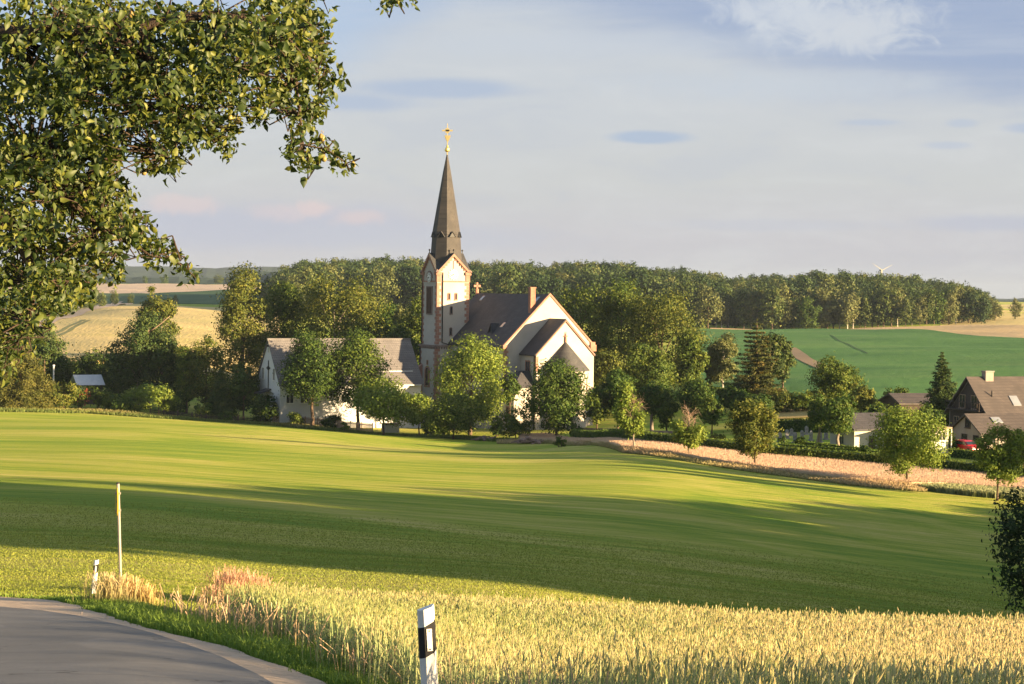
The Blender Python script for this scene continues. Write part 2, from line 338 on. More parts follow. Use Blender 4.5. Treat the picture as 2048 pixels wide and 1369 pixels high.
M['field_green'] = surf('maize_green', (.060, .150, .036), (.090, .20, .048), .05, .9, .9, 2.0, .15, c3=(.12, .215, .058), stretch=(.4, 1, 1), bdist=.3)
M['field_yellow'] = surf('barley_yellow', (.44, .37, .13), (.60, .46, .20), .02, .9, .8, 1.5, .1, c3=(.50, .43, .17), stretch=(.5, 1, 1), bdist=.2)
M['field_ochre'] = surf('stubble_ochre', (.50, .36, .18), (.66, .46, .24), .02, .9, .7, 1.0, .1, bdist=.2)
M['field_pink'] = surf('stubble_pale', (.52, .39, .27), (.60, .45, .32), .006, .9, .6, .4, .1, bdist=.2)
M['field_dim'] = surf('beet_green', (.055, .105, .045), (.075, .13, .055), .01, .9, .6, .5, .1, bdist=.2)
M['farwood'] = surf('far_wood', (.022, .042, .026), (.045, .07, .04), .03, .95, 1, .06, .1, bdist=4)
M['soil'] = surf('track_soil', (.26, .18, .10), (.36, .26, .16), .4, .95, .6, 3, .1)
M['barkdark'] = surf('bark_pear', (.035, .025, .018), (.075, .052, .036), 5, .9, .8, 20, .2, stretch=(1, 1, .25), bdist=.04)
M['bark'] = surf('bark', (.075, .05, .032), (.15, .105, .07), 5, .9, .8, 20, .2, stretch=(1, 1, .25), bdist=.04)
M['barkgrey'] = surf('bark_grey', (.16, .13, .10), (.28, .23, .18), 5, .9, .8, 20, .2, stretch=(1, 1, .25), bdist=.04)
M['birch'] = surf('birch_bark', (.35, .31, .26), (.55, .5, .43), 3, .8, .4, 12, .2)
M['deadwood'] = surf('dead_wood', (.22, .15, .10), (.34, .24, .17), 5, .9, .4, 20, .2)
M['leaf_mid'] = leafmat('leaf_mid', (.032, .064, .010), (.080, .122, .018), (.18, .205, .034))
M['leaf_dark'] = leafmat('leaf_dark', (.022, .048, .009), (.052, .094, .015), (.115, .155, .026))
M['leaf_warm'] = leafmat('leaf_warm', (.038, .062, .011), (.095, .118, .020), (.21, .205, .038))
M['leaf_bright'] = leafmat('leaf_bright', (.075, .125, .018), (.15, .21, .030), (.26, .30, .05))
M['leaf_lime'] = leafmat('leaf_lime_dark', (.022, .052, .010), (.052, .098, .016), (.13, .17, .03))
M['leaf_wood'] = leafmat('leaf_wood', (.026, .050, .014), (.068, .098, .022), (.15, .165, .045), .2)
M['leaf_wood_light'] = leafmat('leaf_wood_light', (.075, .095, .03), (.125, .14, .045), (.19, .19, .07), .2)
M['needle'] = leafmat('needle_dark', (.020, .042, .012), (.048, .080, .018), (.11, .13, .03), .1)
M['needle_warm'] = leafmat('needle_cones', (.028, .046, .012), (.070, .078, .018), (.16, .115, .026), .1)
M['larch'] = leafmat('needle_larch', (.05, .065, .014), (.10, .105, .022), (.17, .15, .035), .2)
M['leaf_pear'] = leafmat('leaf_pear', (.016, .036, .007), (.050, .078, .012), (.17, .182, .027), .34, .45)
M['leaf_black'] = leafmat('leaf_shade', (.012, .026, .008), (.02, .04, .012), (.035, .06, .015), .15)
M['hedge'] = leafmat('leaf_hedge', (.06, .105, .016), (.11, .165, .028), (.18, .225, .045), .3)
M['fruit'] = surf('pear_skin', (.20, .20, .05), (.28, .17, .06), 6, .45, .1, 30, .5)
M['plaster'] = surf('white_plaster', (.44, .39, .34), (.51, .455, .40), .35, .9, .3, 20, .2, big=.3)
M['plaster_cool'] = surf('white_plaster_hall', (.56, .56, .57), (.62, .61, .61), .4, .9, .2, 20, .2)
M['sandstone'] = surf('red_sandstone', (.27, .135, .095), (.38, .205, .15), 1.5, .9, .4, 14, .2)
M['stonedark'] = surf('sandstone_weathered', (.17, .12, .10), (.26, .18, .15), 2, .9, .4, 14, .2)
M['slate'] = tiled('slate_roof', (.040, .038, .044), (.060, .055, .060), .4, .22)
M['slate_spire'] = tiled('slate_spire', (.046, .041, .039), (.070, .060, .053), .3, .2)
M['slate_dark'] = tiled('slate_gable', (.045, .045, .047), (.065, .062, .06), .3, .2)
M['tile_grey'] = tiled('hall_roof_tiles', (.14, .128, .126), (.178, .162, .156), .35, .35, bump=.3)
M['tile_brown'] = tiled('farm_roof_tiles', (.080, .064, .056), (.11, .086, .074), .3, .33)
M['brick'] = tiled('red_brick', (.33, .13, .08), (.42, .18, .11), .25, .08, mortar=(.3, .2, .15))
M['gold'] = surf('gilding', (.95, .66, .22), (1.0, .75, .32), 4, .35, 0, metal=.85)
M['dial'] = surf('dial_white', (.62, .60, .56), (.66, .64, .60), 3, .5, 0)
M['black'] = surf('black_paint', (.012, .012, .012), (.02, .02, .02), 3, .5, 0)
M['white'] = surf('white_plastic', (.72, .70, .66), (.80, .78, .74), 2.5, .5, .1, 20, .4, big=2)
M['reflector'] = surf('reflector', (.60, .58, .52), (.70, .68, .62), 20, .25, .4, 60, .6)
M['metal'] = surf('grey_metal', (.28, .25, .21), (.38, .34, .28), 4, .5, .2, 20, .4, metal=.3)
M['zinc'] = surf('zinc_sheet', (.55, .56, .58), (.66, .66, .68), 1.5, .45, .2, 6, .5)
M['yellow'] = surf('sign_yellow', (.62, .42, .03), (.70, .48, .05), 4, .5, 0)
M['signgreen'] = surf('sign_green', (.02, .16, .05), (.03, .2, .07), 4, .5, 0)
M['louvre'] = surf('louvre_wood', (.055, .028, .018), (.09, .048, .03), 6, .8, .3, stretch=(1, 1, 8))
M['glass'] = surf('window_glass', (.015, .018, .022), (.03, .034, .04), 1.0, .12, 0, spec=.7)
M['skylight'] = surf('skylight_glass', (.20, .21, .23), (.27, .28, .30), 1.0, .15, 0, spec=.8)
M['wood'] = surf('weathered_wood', (.30, .20, .13), (.42, .29, .20), 3, .85, .4, stretch=(1, 1, .2))
M['wooddark'] = surf('dark_boards', (.045, .032, .025), (.075, .055, .042), 2, .8, .4, stretch=(6, 6, .3))
M['render'] = surf('grey_render', (.24, .20, .17), (.30, .26, .22), .8, .9, .3)
M['cream'] = surf('cream_render', (.42, .38, .32), (.48, .44, .37), .8, .9, .2)
M['redpaint'] = surf('red_car_paint', (.42, .008, .010), (.46, .012, .014), 2, .25, 0, spec=.6)
M['tyre'] = surf('tyre_rubber', (.015, .015, .015), (.03, .03, .03), 6, .8, .3)
M['lamp'] = surf('lamp_glass', (.6, .6, .58), (.7, .7, .7), 3, .1, 0, spec=.8)
M['turbine'] = surf('turbine_paint', (.24, .24, .19), (.28, .28, .22), 2, .6, 0)
M['stone'] = surf('grave_stone', (.10, .10, .10), (.36, .34, .32), 2, .7, .3)
M['redflower'] = leafmat('red_petals', (.30, .05, .03), (.40, .08, .05), (.50, .16, .09), .2)
M['plant'] = plantmat('plant_colour'); M['plant_thin'] = plantmat('plant_thin', .5); M['drygrass'] = surf('dry_slope_grass', (.40, .30, .10), (.55, .40, .16), 1.5, .9, 1, 6, .1, bdist=.15); M['tram'] = surf('tramline', (.16, .17, .05), (.22, .21, .07), .3, .9, .3)

# ------------------------------------------------------------------ ground
rng = np.random.default_rng(7)
def ground_sheet(name, mat, pxs, ys, kind='structure'):
    PX, YY = np.meshgrid(pxs, ys); X = (PX - CX) / F * YY; Z = gz(X.ravel(), YY.ravel())
    v = np.c_[X.ravel(), YY.ravel(), Z]; nx = len(pxs); ny = len(ys)
    i = (np.arange(ny - 1)[:, None] * nx + np.arange(nx - 1)[None, :]).ravel()
    return v, np.c_[i, i + 1, i + nx + 1, i + nx]
pxs = np.r_[np.linspace(-6000, -300, 40), np.linspace(-200, 2250, 200), np.linspace(2400, 9000, 44)]
ys = np.geomspace(6, 14000, 330)
v, f = ground_sheet('ground', None, pxs, ys)
# the part round and behind the camera
xs2 = np.linspace(-260, 260, 105); ys2 = np.r_[np.linspace(-160, -10, 20), np.linspace(-8, 6, 15)]
X2, Y2 = np.meshgrid(xs2, ys2); 
v2 = np.c_[X2.ravel(), Y2.ravel(), gz(X2.ravel(), Y2.ravel())]
xs3 = X2 * 0
i2 = (np.arange(len(ys2) - 1)[:, None] * len(xs2) + np.arange(len(xs2) - 1)[None, :]).ravel() + len(v)
f2 = np.c_[i2, i2 + 1, i2 + len(xs2) + 1, i2 + len(xs2)]
# join strip: lateral wings beyond the fan near the camera
nv = len(v) + len(v2)
xs4 = np.r_[np.linspace(-260, -20, 40)]; ys4 = np.linspace(6, 60, 20)
def wing(sgn, base):
    X4, Y4 = np.meshgrid(sgn * np.linspace(0, 1, 40), ys4)
    e = np.where(sgn < 0, 7024, 7976) / F * Y4
    X4 = sgn * (e + np.abs(X4) * (262 - e)); Vv = np.c_[X4.ravel(), Y4.ravel(), gz(X4.ravel(), Y4.ravel())]
    i = (np.arange(19)[:, None] * 40 + np.arange(39)[None, :]).ravel() + base; return Vv, np.c_[i, i + 1, i + 41, i + 40]
v4, f4 = wing(-1, nv); v5, f5 = wing(1, nv + len(v4))
tag(np_mesh('ground', np.r_[v, v2, v4, v5], np.r_[f, f2, f4, f5], M['meadow'], smooth=True), kind='structure')

def curve_px(pts, px):
    p = np.array(pts, float); return np.interp(px, p[:, 0], p[:, 1])
def field(name, mat, px0, px1, far, near, lift=.35, nx=90, ny=40, world=False):
    """a crop stand: px range, far and near edges given as world depth along the view (interp over px)"""
    PX = np.linspace(px0, px1, nx); yn = curve_px(near, PX); yf = curve_px(far, PX)
    T = np.linspace(0, 1, ny)[:, None]; YY = yn[None, :] * (yf / yn)[None, :] ** T; XX = (PX[None, :] - CX) / F * YY
    Z = gz(XX.ravel(), YY.ravel()) + lift + (rng.random(XX.size) - .5) * lift * .12
    v = np.c_[XX.ravel(), YY.ravel(), Z]; i = (np.arange(ny - 1)[:, None] * nx + np.arange(nx - 1)[None, :]).ravel()
    f = np.c_[i, i + 1, i + nx + 1, i + nx]
    # skirts
    loop = np.r_[np.arange(nx), np.arange(1, ny) * nx + nx - 1, (ny - 1) * nx + np.arange(nx - 2, -1, -1), np.arange(ny - 2, 0, -1) * nx]
    sk = v[loop].copy(); sk[:, 2] -= lift + .6; b = len(v); n = len(loop); j = np.arange(n); k = (j + 1) % n
    f = np.r_[f, np.c_[loop[j], b + j, b + k, loop[k]]]
    return tag(np_mesh(name, np.r_[v, sk], f, mat, smooth=False), kind='structure')
# ripe rye strip between the path trees and the cemetery hedge
def Yhit(px, py): return hit(px, py, 60, 4000).y
rye_near0 = [(p, Yhit(p, q)) for p, q in [(1840, 981), (1950, 994), (2048, 1002), (2300, 1010)]]
rye_near = [(p, Yhit(p, q)) for p, q in [(1040, 886), (1100, 886), (1250, 904), (1400, 925), (1550, 948), (1700, 968), (1830, 979), (1900, 979), (2048, 989), (2300, 1000)]]
rye_far = [(p, Yhit(p, q)) for p, q in [(1040, 880), (1100, 878), (1250, 893), (1400, 907), (1550, 924), (1700, 940), (1860, 954), (2048, 970), (2300, 990)]]
field('grain_field', M['grain_pink'], 1045, 2300, [(p, y + 4) for p, y in rye_far], rye_near, .6, 160, 12)
field('green_field', M['field_green'], 1400, 3200, [(1400, 770), (1560, 770), (1770, 740), (1850, 700), (2048, 600), (3200, 560)], [(1400, 330), (1750, 300), (3200, 260)], .5, 120, 90)
field('stubble_field', M['field_ochre'], 1420, 3200, [(1420, 800), (1770, 800), (1950, 800), (2048, 790), (3200, 770)], [(1400, 772), (1560, 772), (1770, 742), (1850, 702), (2048, 602), (3200, 562)], .3, 120, 10)
field('barley_field', M['field_yellow'], 1880, 3200, [(1880, 2200), (3200, 2200)], [(1880, 802), (3200, 772)], .3, 60, 20)
field('barley_field', M['field_yellow'], 40, 560, [(40, 690), (90, 740), (140, 800), (200, 850), (260, 880), (560, 880)], [(40, 385), (560, 390)], .5, 120, 90)
field('beet_field', M['field_dim'], -900, 560, [(-900, 1390), (560, 1390)], [(-900, 1000), (150, 1000), (560, 960)], .4, 80, 20)
field('pale_stubble_field', M['field_pink'], -900, 620, [(-900, 1990), (620, 1990)], [(-900, 1394), (620, 1394)], .3, 80, 20)
def ribbon(name, mat, pts, width, lift, n=60, m=5):
    P_ = [hit(*p, 60, 4000) for p in pts]; P_ = np.array([[p.x, p.y] for p in P_]); d = np.r_[0, np.cumsum(np.hypot(*np.diff(P_, axis=0).T))]; t = np.linspace(0, d[-1], n)
    X = np.interp(t, d, P_[:, 0]); Y = np.interp(t, d, P_[:, 1]); T = np.c_[np.gradient(X), np.gradient(Y)]; T /= np.linalg.norm(T, axis=1)[:, None]; u = np.linspace(-.5, .5, m)[:, None] * width
    XX = (X[None] - T[None, :, 1] * u).ravel(); YY = (Y[None] + T[None, :, 0] * u).ravel(); i = (np.arange(m - 1)[:, None] * n + np.arange(n - 1)[None, :]).ravel()
    return tag(np_mesh(name, np.c_[XX, YY, gz(XX, YY) + lift], np.c_[i, i + 1, i + n + 1, i + n], mat, smooth=True), kind='structure')
ribbon('verge', M['field_pink'], [(30, 672), (90, 645), (150, 629), (200, 618), (250, 609)], 9, .62)
ribbon('road', M['gravel'], [(20, 668), (80, 640), (140, 624), (195, 613), (238, 606)], 5, .70)
for pts in ([(108, 672), (135, 658), (168, 643)], [(122, 675), (146, 660), (178, 644)], [(200, 625), (250, 622), (300, 624)], [(1648, 672), (1690, 690), (1735, 712)], ): ribbon('tramline', M['tram'] if pts[0][0] < 1000 else M['field_dim'], pts, 1.3 if pts[0][0] < 1000 else .5, .56, 40, 2)
ribbon('track', M['soil'], [(1578, 700), (1600, 716), (1622, 730), (1650, 742)], 3.5, .58)
ribbon('dry_slope', M['drygrass'], [(1530, 829), (1580, 828), (1625, 825)], 15, .12)
ribbon('path', M['gravel'], [(1240, 874), (1330, 880), (1400, 888), (1450, 898), (1520, 905)], 2.4, .06)
# far wooded hills
def hills(name, Y0, Y1, prof, px0=-5000, px1=8000):
    PX = np.linspace(px0, px1, 700); pt = curve_px(prof, PX) + rng.normal(0, .35, 700) + 1.0 * np.sin(PX / 37.) * np.sin(PX / 91.)
    rows = []; 
    for t, k in ((0, 0), (.15, .75), (.35, 1.0), (1, .9)):
        Y = Y0 + (Y1 - Y0) * t; X = (PX - CX) / F * Y; top = np.array([W(a, b, Y0 + (Y1 - Y0) * .35).z for a, b in zip(PX, pt)])
        g = gz(X, np.full_like(X, Y)) - 3; rows.append(np.c_[X, np.full_like(X, Y), g + (top - g) * k + (rng.normal(0, 1.0, 700) if 0 < t < 1 else 0)])
    v = np.concatenate(rows); i = (np.arange(3)[:, None] * 700 + np.arange(699)[None, :]).ravel()
    return tag(np_mesh(name, v, np.c_[i, i + 1, i + 701, i + 700], M['farwood']), kind='structure')
hills('hills', 4300, 6500, [(-5000, 520), (0, 536), (200, 531), (300, 533), (440, 535), (560, 534), (900, 545), (1400, 560), (1900, 592), (2010, 598), (2048, 597), (2300, 590), (3200, 575), (8000, 560)])
hills('hills', 2300, 3300, [(-5000, 548), (0, 550), (180, 552), (330, 557), (430, 556), (480, 549), (560, 542), (700, 556), (1300, 575), (1900, 602), (2000, 601), (2100, 600), (8000, 596)])

# road and gravel margin, draped on the ground near the camera
def drape_strip(name, mat, inner, outer, lift, n=160, m=14, ja=.02, jb=.0):
    a = [hit(*p, 5, 90) for p in inner]; b = [hit(*p, 5, 90) for p in outer]
    def res(pts):
        P = np.array([[p.x, p.y] for p in pts]); d = np.r_[0, np.cumsum(np.hypot(*np.diff(P, axis=0).T))]; t = np.linspace(0, d[-1], n)
        return np.c_[np.interp(t, d, P[:, 0]), np.interp(t, d, P[:, 1])]
    A = res(a); B = res(b)
    s_ = np.arange(n) * 1.0
    for arr, am in ((A, ja), (B, jb)):
        for fq in ((.11, .23) if am < .05 else (.21, .47, 1.13)): arr[:, 1] += am * np.sin(s_ * fq + arr[0, 0]) / (1 + fq) ; arr[:, 0] += am * .6 * np.cos(s_ * fq * 1.1) / (1 + fq)
    T = np.linspace(0, 1, m)[:, None, None]; P = A[None] * (1 - T) + B[None] * T
    X = P[..., 0].ravel(); Y = P[..., 1].ravel(); v = np.c_[X, Y, gz(X, Y) + lift]
    i = (np.arange(m - 1)[:, None] * n + np.arange(n - 1)[None, :]).ravel()
    return tag(np_mesh(name, v, np.c_[i, i + 1, i + n + 1, i + n], mat, smooth=True), kind='structure'), A, B
edge = [(-400, 1212), (-200, 1213), (0, 1217), (80, 1224), (150, 1234), (239, 1254), (308, 1271), (376, 1295), (444, 1319), (513, 1353), (560, 1385), (640, 1450), (760, 1600), (900, 2100)]
outerg = [(-400, 1190), (-200, 1190), (0, 1194), (80, 1200), (150, 1211), (239, 1243), (342, 1269), (444, 1295), (513, 1319), (581, 1340), (640, 1362), (730, 1405), (880, 1540), (1050, 2050)]
nearg = [(-2600, 1290), (-2200, 1330), (-1800, 1380), (-1500, 1450), (-1200, 1540), (-1000, 1640), (-900, 1750), (-850, 1850), (-800, 1950), (-800, 2050), (-800, 2100), (-800, 2150), (-800, 2180), (-800, 2200)]
edge2 = [(a - 40, b + 14) for a, b in edge]
road, EA, EB = drape_strip('road', M['asphalt'], edge, nearg, .035, 160, 30, .03, 0)
gravel, GA, GB = drape_strip('gravel_shoulder', M['gravel'], outerg, edge2, .018, 160, 8, .10, .0)
print('edge world', [tuple(round(c, 1) for c in hit(*p, 5, 90)) for p in edge])
#---PART2---
# ------------------------------------------------------------------ buildings
A27 = math.radians(27.0)
def frame_at(px, py, Y, gpy, rz):      # local frame whose origin lies under the given image point; returns loc, height function
    p = W(px, py, Y); g = g1(p.x, Y); return Vector((p.x, Y, g))
def slab(mb, a, b, y0, y1, t=.22, mi=0):     # roof slab between (x,z) points a (eave) and b (ridge), from y0 to y1
    (x0, z0), (x1, z1) = a, b
    return mb.hexa([(x0, y0, z0), (x1, y0, z1), (x1, y1, z1), (x0, y1, z0), (x0, y0, z0 + t), (x1, y0, z1 + t), (x1, y1, z1 + t), (x0, y1, z0 + t)], mi)
def arch_pts(w_, h, n=8):           # closed outline in (u, z), foot at 0
    r = w_ / 2; return [(-r, 0), (r, 0)] + [(r * math.cos(math.pi * i / n), h - r + r * math.sin(math.pi * i / n)) for i in range(n + 1)]
def window(parent, pos, n, w_, h, fm, pm, arch=False, fw=.18, proud=.07, bars=True, name='window', sill=True):
    """pos foot centre, n outward horizontal normal (unit, 2D) in parent's frame"""
    nx, ny = n; ux, uy = -ny, nx
    P = lambda u, z, d: (pos[0] + ux * u + nx * d, pos[1] + uy * u + ny * d, pos[2] + z)
    inn = arch_pts(w_, h) if arch else [(-w_ / 2, 0), (w_ / 2, 0), (w_ / 2, h), (-w_ / 2, h)]
    o2 = [(u * (1 + 2 * fw / w_), (z - h / 2) * (1 + 2 * fw / h) + h / 2) for u, z in inn]
    mb = MB(); k = len(inn)
    mb.add([P(u, z, proud) for u, z in o2] + [P(u, z, proud) for u, z in inn] + [P(u, z, -.05) for u, z in o2] + [P(u, z, .0) for u, z in inn],
           [(i, (i + 1) % k, k + (i + 1) % k, k + i) for i in range(k)] + [(i, 2 * k + i, 2 * k + (i + 1) % k, (i + 1) % k) for i in range(k)] +
           [(k + i, k + (i + 1) % k, 3 * k + (i + 1) % k, 3 * k + i) for i in range(k)])
    if bars:
        for u in ((0,) if w_ > .5 else ()): mb.hexa([P(u - .03, 0, .02), P(u + .03, 0, .02), P(u + .03, 0, .05), P(u - .03, 0, .05), P(u - .03, h, .02), P(u + .03, h, .02), P(u + .03, h, .05), P(u - .03, h, .05)])
    if sill: mb.hexa([P(-w_ / 2 - fw, -.16, 0), P(w_ / 2 + fw, -.16, 0), P(w_ / 2 + fw, -.16, .14), P(-w_ / 2 - fw, -.16, .14), P(-w_ / 2 - fw, -.04, 0), P(w_ / 2 + fw, -.04, 0), P(w_ / 2 + fw, -.04, .14), P(-w_ / 2 - fw, -.04, .14)])
    b = len(mb.v); mb.v += [P(u, z, .012) for u, z in inn]; mb.f.append(tuple(range(b, b + k))); mb.m.append(1)
    return mb.build(name, [fm, pm], parent)
def quoins(mb, x, y, sx, sy, z0, z1, d=.05, h=.42, a=.62, b=.36):
    """alternating corner stones; the corner is at x,y and the walls run towards sx and sy"""
    i = 0; z = z0
    while z < z1 - .1:
        la, lb = (a, b) if i % 2 else (b, a); zz = min(z + h - .03, z1)
        x0, x1 = sorted((x - sx * d, x + sx * la)); y0, y1 = sorted((y - sy * d, y + sy * lb)); mb.box(x0, x1, y0, y1, z, zz); z += h; i += 1
    return mb

def build_church():
    o = W(1100, 592, 310); G = -21.6
    rt = thing('church', 'white plastered village church with slate roofs, red sandstone corners and a tall pointed spire', 'church', (o.x, 310, G), A27)
    H = lambda py, Y, px=1050: W(px, py, Y).z - G
    hr, he = H(592, 310, 1100), H(692, 306, 1012); L = 25.8; wd_ = 7.75
    wall = MB(); wall.prism([(-wd_, 0, -3), (wd_, 0, -3), (wd_, 0, he), (0, 0, hr), (-wd_, 0, he)], (0, L, 0)); wall.build('nave_wall', M['plaster'], rt)
    rf = MB(); rise = (hr - he) / wd_
    for s in (-1, 1): slab(rf, (s * (wd_ + .35), he - .35 * rise), (0, hr), .28, L + .15, .24)
    roof = rf.build('nave_roof', M['slate'], rt)
    cp = MB()
    for s in (-1, 1):
        cp.hexa([(s * (wd_ + .1), -.12, he - .12), (0, -.12, hr + .02), (0, .3, hr + .02), (s * (wd_ + .1), .3, he - .12), (s * (wd_ + .1), -.12, he + .25), (0, -.12, hr + .42), (0, .3, hr + .42), (s * (wd_ + .1), .3, he + .25)])
    cp.box(wd_ - .55, wd_ + .45, -.3, .5, he - .9, he + .1); cp.box(wd_ - .5, wd_ + .3, -.2, .45, he + .1, he + .55)
    cp.box(-wd_ - .35, -wd_ + .3, -.2, .45, he - .5, he + .12)
    cp.build('gable_coping', M['sandstone'], rt)
    q = MB(); quoins(q, -wd_, 0, 1, 1, -2, he - .5); q.build('corner_stones', M['sandstone'], rt); q = MB(); quoins(q, wd_, 0, -1, 1, -2, he - .9); q.build('corner_stones', M['sandstone'], rt)
    ev = MB(); ev.box(-wd_ - .42, -wd_ + .02, .3, L, he - .55, he - .36); ev.build('gutter', M['black'], rt)
    dp = MB(); dp.tube([(-wd_ - .3, 2.0, he - .4), (-wd_ - .15, 2.0, he - 1), (-wd_ - .15, 2.0, -2)], .1, 6); dp.build('downpipe', M['black'], rt)
    for y in (4.6, 8.6, 12.6, 16.4):
        window(rt, (-wd_, y, he - 5.6), (-1, 0), 1.25, 3.9, M['sandstone'], M['glass'], True)
    fc = MB(); fc.tube([(0, L, hr), (0, L, hr + .9)], .28, 6); fc.box(-.14, .14, L - .1, L + .1, hr + .8, hr + 2.0); fc.box(-.62, .62, L - .1, L + .1, hr + 1.25, hr + 1.6); fc.build('ridge_cross', M['sandstone'], rt)
    # chimney near the front gable
    ch = MB(); a = 2.55; ch.box(-a - .42, -a + .42, .75, 1.55, hr - a * rise - .3, H(577, 310)); ch.box(-a - .5, -a + .5, .67, 1.63, H(577, 310), H(574.5, 310)); ch.build('chimney', M['brick'], rt)
    # dormer and roof lights on the near slope
    def on(a_, y_, dz=.26): return (-a_, y_, hr - a_ * rise + dz)
    dm = MB(); a_ = 5.25; y_ = 8.0; zc = hr - a_ * rise
    dm.add([(-a_ - 1.0, y_ - .7, zc - .95), (-a_ - 1.0, y_ + .7, zc - .95), (-a_ - .75, y_, zc + .7), (-a_ + .9, y_, zc + .7), (-a_ - .1, y_ - .9, zc - .15), (-a_ - .1, y_ + .9, zc - .15)],
           [(0, 2, 1)], 1); dm.add([(-a_ - 1.15, y_ - .95, zc - 1.0), (-a_ - 1.15, y_ + .95, zc - 1.0), (-a_ - 1.0, y_, zc + .8), (-a_ + .9, y_, zc + .8), (-a_ + .1, y_ - 1.1, zc + .1), (-a_ + .1, y_ + 1.1, zc + .1)], [(0, 4, 3, 2), (1, 2, 3, 5)], 0)
    dm.build('dormer', [M['slate'], M['black']], rt)
    for a_, y_ in ((.9, 22.0), (.9, 2.6), (5.0, 6.2)):
        x0, x1 = -a_ - .35, -a_ + .35; z0, z1 = hr - (a_ + .35) * rise + .32, hr - (a_ - .35) * rise + .32
        sk = MB(); sk.hexa([(x0, y_ - .4, z0 - .1), (x1, y_ - .4, z1 - .1), (x1, y_ + .4, z1 - .1), (x0, y_ + .4, z0 - .1), (x0, y_ - .4, z0 + .05), (x1, y_ - .4, z1 + .05), (x1, y_ + .4, z1 + .05), (x0, y_ + .4, z0 + .05)]); sk.build('roof_light', M['skylight'], roof)
    # choir in front of the gable
    ca, cy = 5.0, -5.2; cr, ce = H(641, 305, 1130), H(709, 303, 1072); cr_ = (cr - ce) / ca
    wl = MB(); wl.prism([(-ca, cy, -3), (ca, cy, -3), (ca, cy, ce), (0, cy, cr), (-ca, cy, ce)], (0, -cy + .05, 0)); wl.build('choir_wall', M['plaster'], rt)
    rf = MB()
    for s in (-1, 1): slab(rf, (s * (ca + .3), ce - .3 * cr_), (0, cr), cy - .12, -.01, .2)
    rf.build('choir_roof', M['slate'], rt)
    cp = MB()
    for s in (-1, 1): cp.hexa([(s * (ca + .1), cy - .2, ce - .3), (0, cy - .2, cr - .2), (0, cy - .02, cr - .2), (s * (ca + .1), cy - .02, ce - .3), (s * (ca + .1), cy - .2, ce - .04), (0, cy - .2, cr + .03), (0, cy - .02, cr + .03), (s * (ca + .1), cy - .02, ce - .04)])
    cp.box(-ca - .06, -ca + .35, cy - .06, cy + .35, ce - 2.6, ce - .35); cp.build('choir_trim', M['sandstone'], rt)
    window(rt, (-ca, cy + 2.7, ce - 3.1), (-1, 0), 1.3, 1.9, M['sandstone'], M['glass'])
    gp = MB(); gp.tube([(-ca - .1, cy + .5, ce - .2), (-ca - .1, cy + .5, -1)], .08, 6); gp.build('downpipe', M['black'], rt)
    # apse
    ar = 3.5; ah, ab = H(684, 304, 1130), H(741, 303, 1130)
    ap = MB(); ap.lathe([(ar - .15, -3), (ar - .15, ab + .05)], (0, cy), 18, 0, math.pi, 2 * math.pi); ap.build('apse_wall', M['plaster'], rt)
    ap = MB(); ap.lathe([(ar + .25, ab - .12), (ar + .25, ab), (.05, ah)], (0, cy - .02), 18, 0, math.pi, 2 * math.pi); ap.build('apse_roof', M['slate_dark'], rt, True)
    ap = MB(); ap.tube([(0, cy - .1, ah - .1), (0, cy - .15, ah + .7), (0, cy - .15, ah + 1.5)], [.2, .12, .03], 6); ap.box(-.3, .3, cy - .2, cy - .1, ah + .75, ah + .9); ap.build('apse_finial', M['sandstone'], rt)
    for an in (-35, 10, 55):
        t = math.radians(-90 + an); n = (math.cos(t), math.sin(t)); window(rt, (n[0] * (ar - .16), cy + n[1] * (ar - .16), ab - 3.4), n, .6, 1.8, M['sandstone'], M['glass'], True, .14)
    # low sacristy with a hipped roof against the choir
    sx0, sx1, sy0, sy1 = -ca - 3.4, -ca, -4.6, -.4; sh = H(778, 300, 1045); st = H(745, 300, 1050)
    sv = MB(); sv.box(sx0, sx1, sy0, sy1, -3, sh); sv.build('sacristy_wall', M['plaster'], rt)
    sv = MB(); e = .3; sv.add([(sx0 - e, sy0 - e, sh), (sx1, sy0 - e, sh), (sx1, sy1 + e, sh), (sx0 - e, sy1 + e, sh), (sx0 + 1.9, (sy0 + sy1) / 2 - .8, st), (sx1, (sy0 + sy1) / 2 - .8, st), (sx1, (sy0 + sy1) / 2 + .8, st), (sx0 + 1.9, (sy0 + sy1) / 2 + .8, st)], [(0, 1, 5, 4), (1, 2, 6, 5), (2, 3, 7, 6), (3, 0, 4, 7), (4, 5, 6, 7), (3, 2, 1, 0)]); sv.build('sacristy_roof', M['slate'], rt)
    window(rt, (sx0, (sy0 + sy1) / 2, 2.4), (-1, 0), .7, 1.3, M['sandstone'], M['glass'])
    # ---- tower
    tx0, tx1, ty0, ty1 = -10.2, -4.5, 19.6, 25.3; tcx, tcy = (tx0 + tx1) / 2, (ty0 + ty1) / 2; hw = (tx1 - tx0) / 2; YT = 328.
    h_ = lambda py: H(py, YT, 900)
    tb = MB(); tb.box(tx0, tx1, ty0, ty1, h_(691), h_(545)); tb.box(tx0 - .25, tx1 + .1, ty0 - .25, ty1 + .25, -3, h_(691))
    za, ze = h_(510), h_(545)
    for (nx, ny) in ((0, -1), (-1, 0), (0, 1), (1, 0)):
        ux, uy = -ny, nx; c = (tcx + nx * hw, tcy + ny * hw)
        tb.prism([(c[0] - ux * hw, c[1] - uy * hw, ze), (c[0] + ux * hw, c[1] + uy * hw, ze), (c[0], c[1], za)], (-nx * .4, -ny * .4, 0))
    tower = tb.build('tower', M['plaster'], rt)
    tr = MB()    # sandstone: corners, bands, gable trims
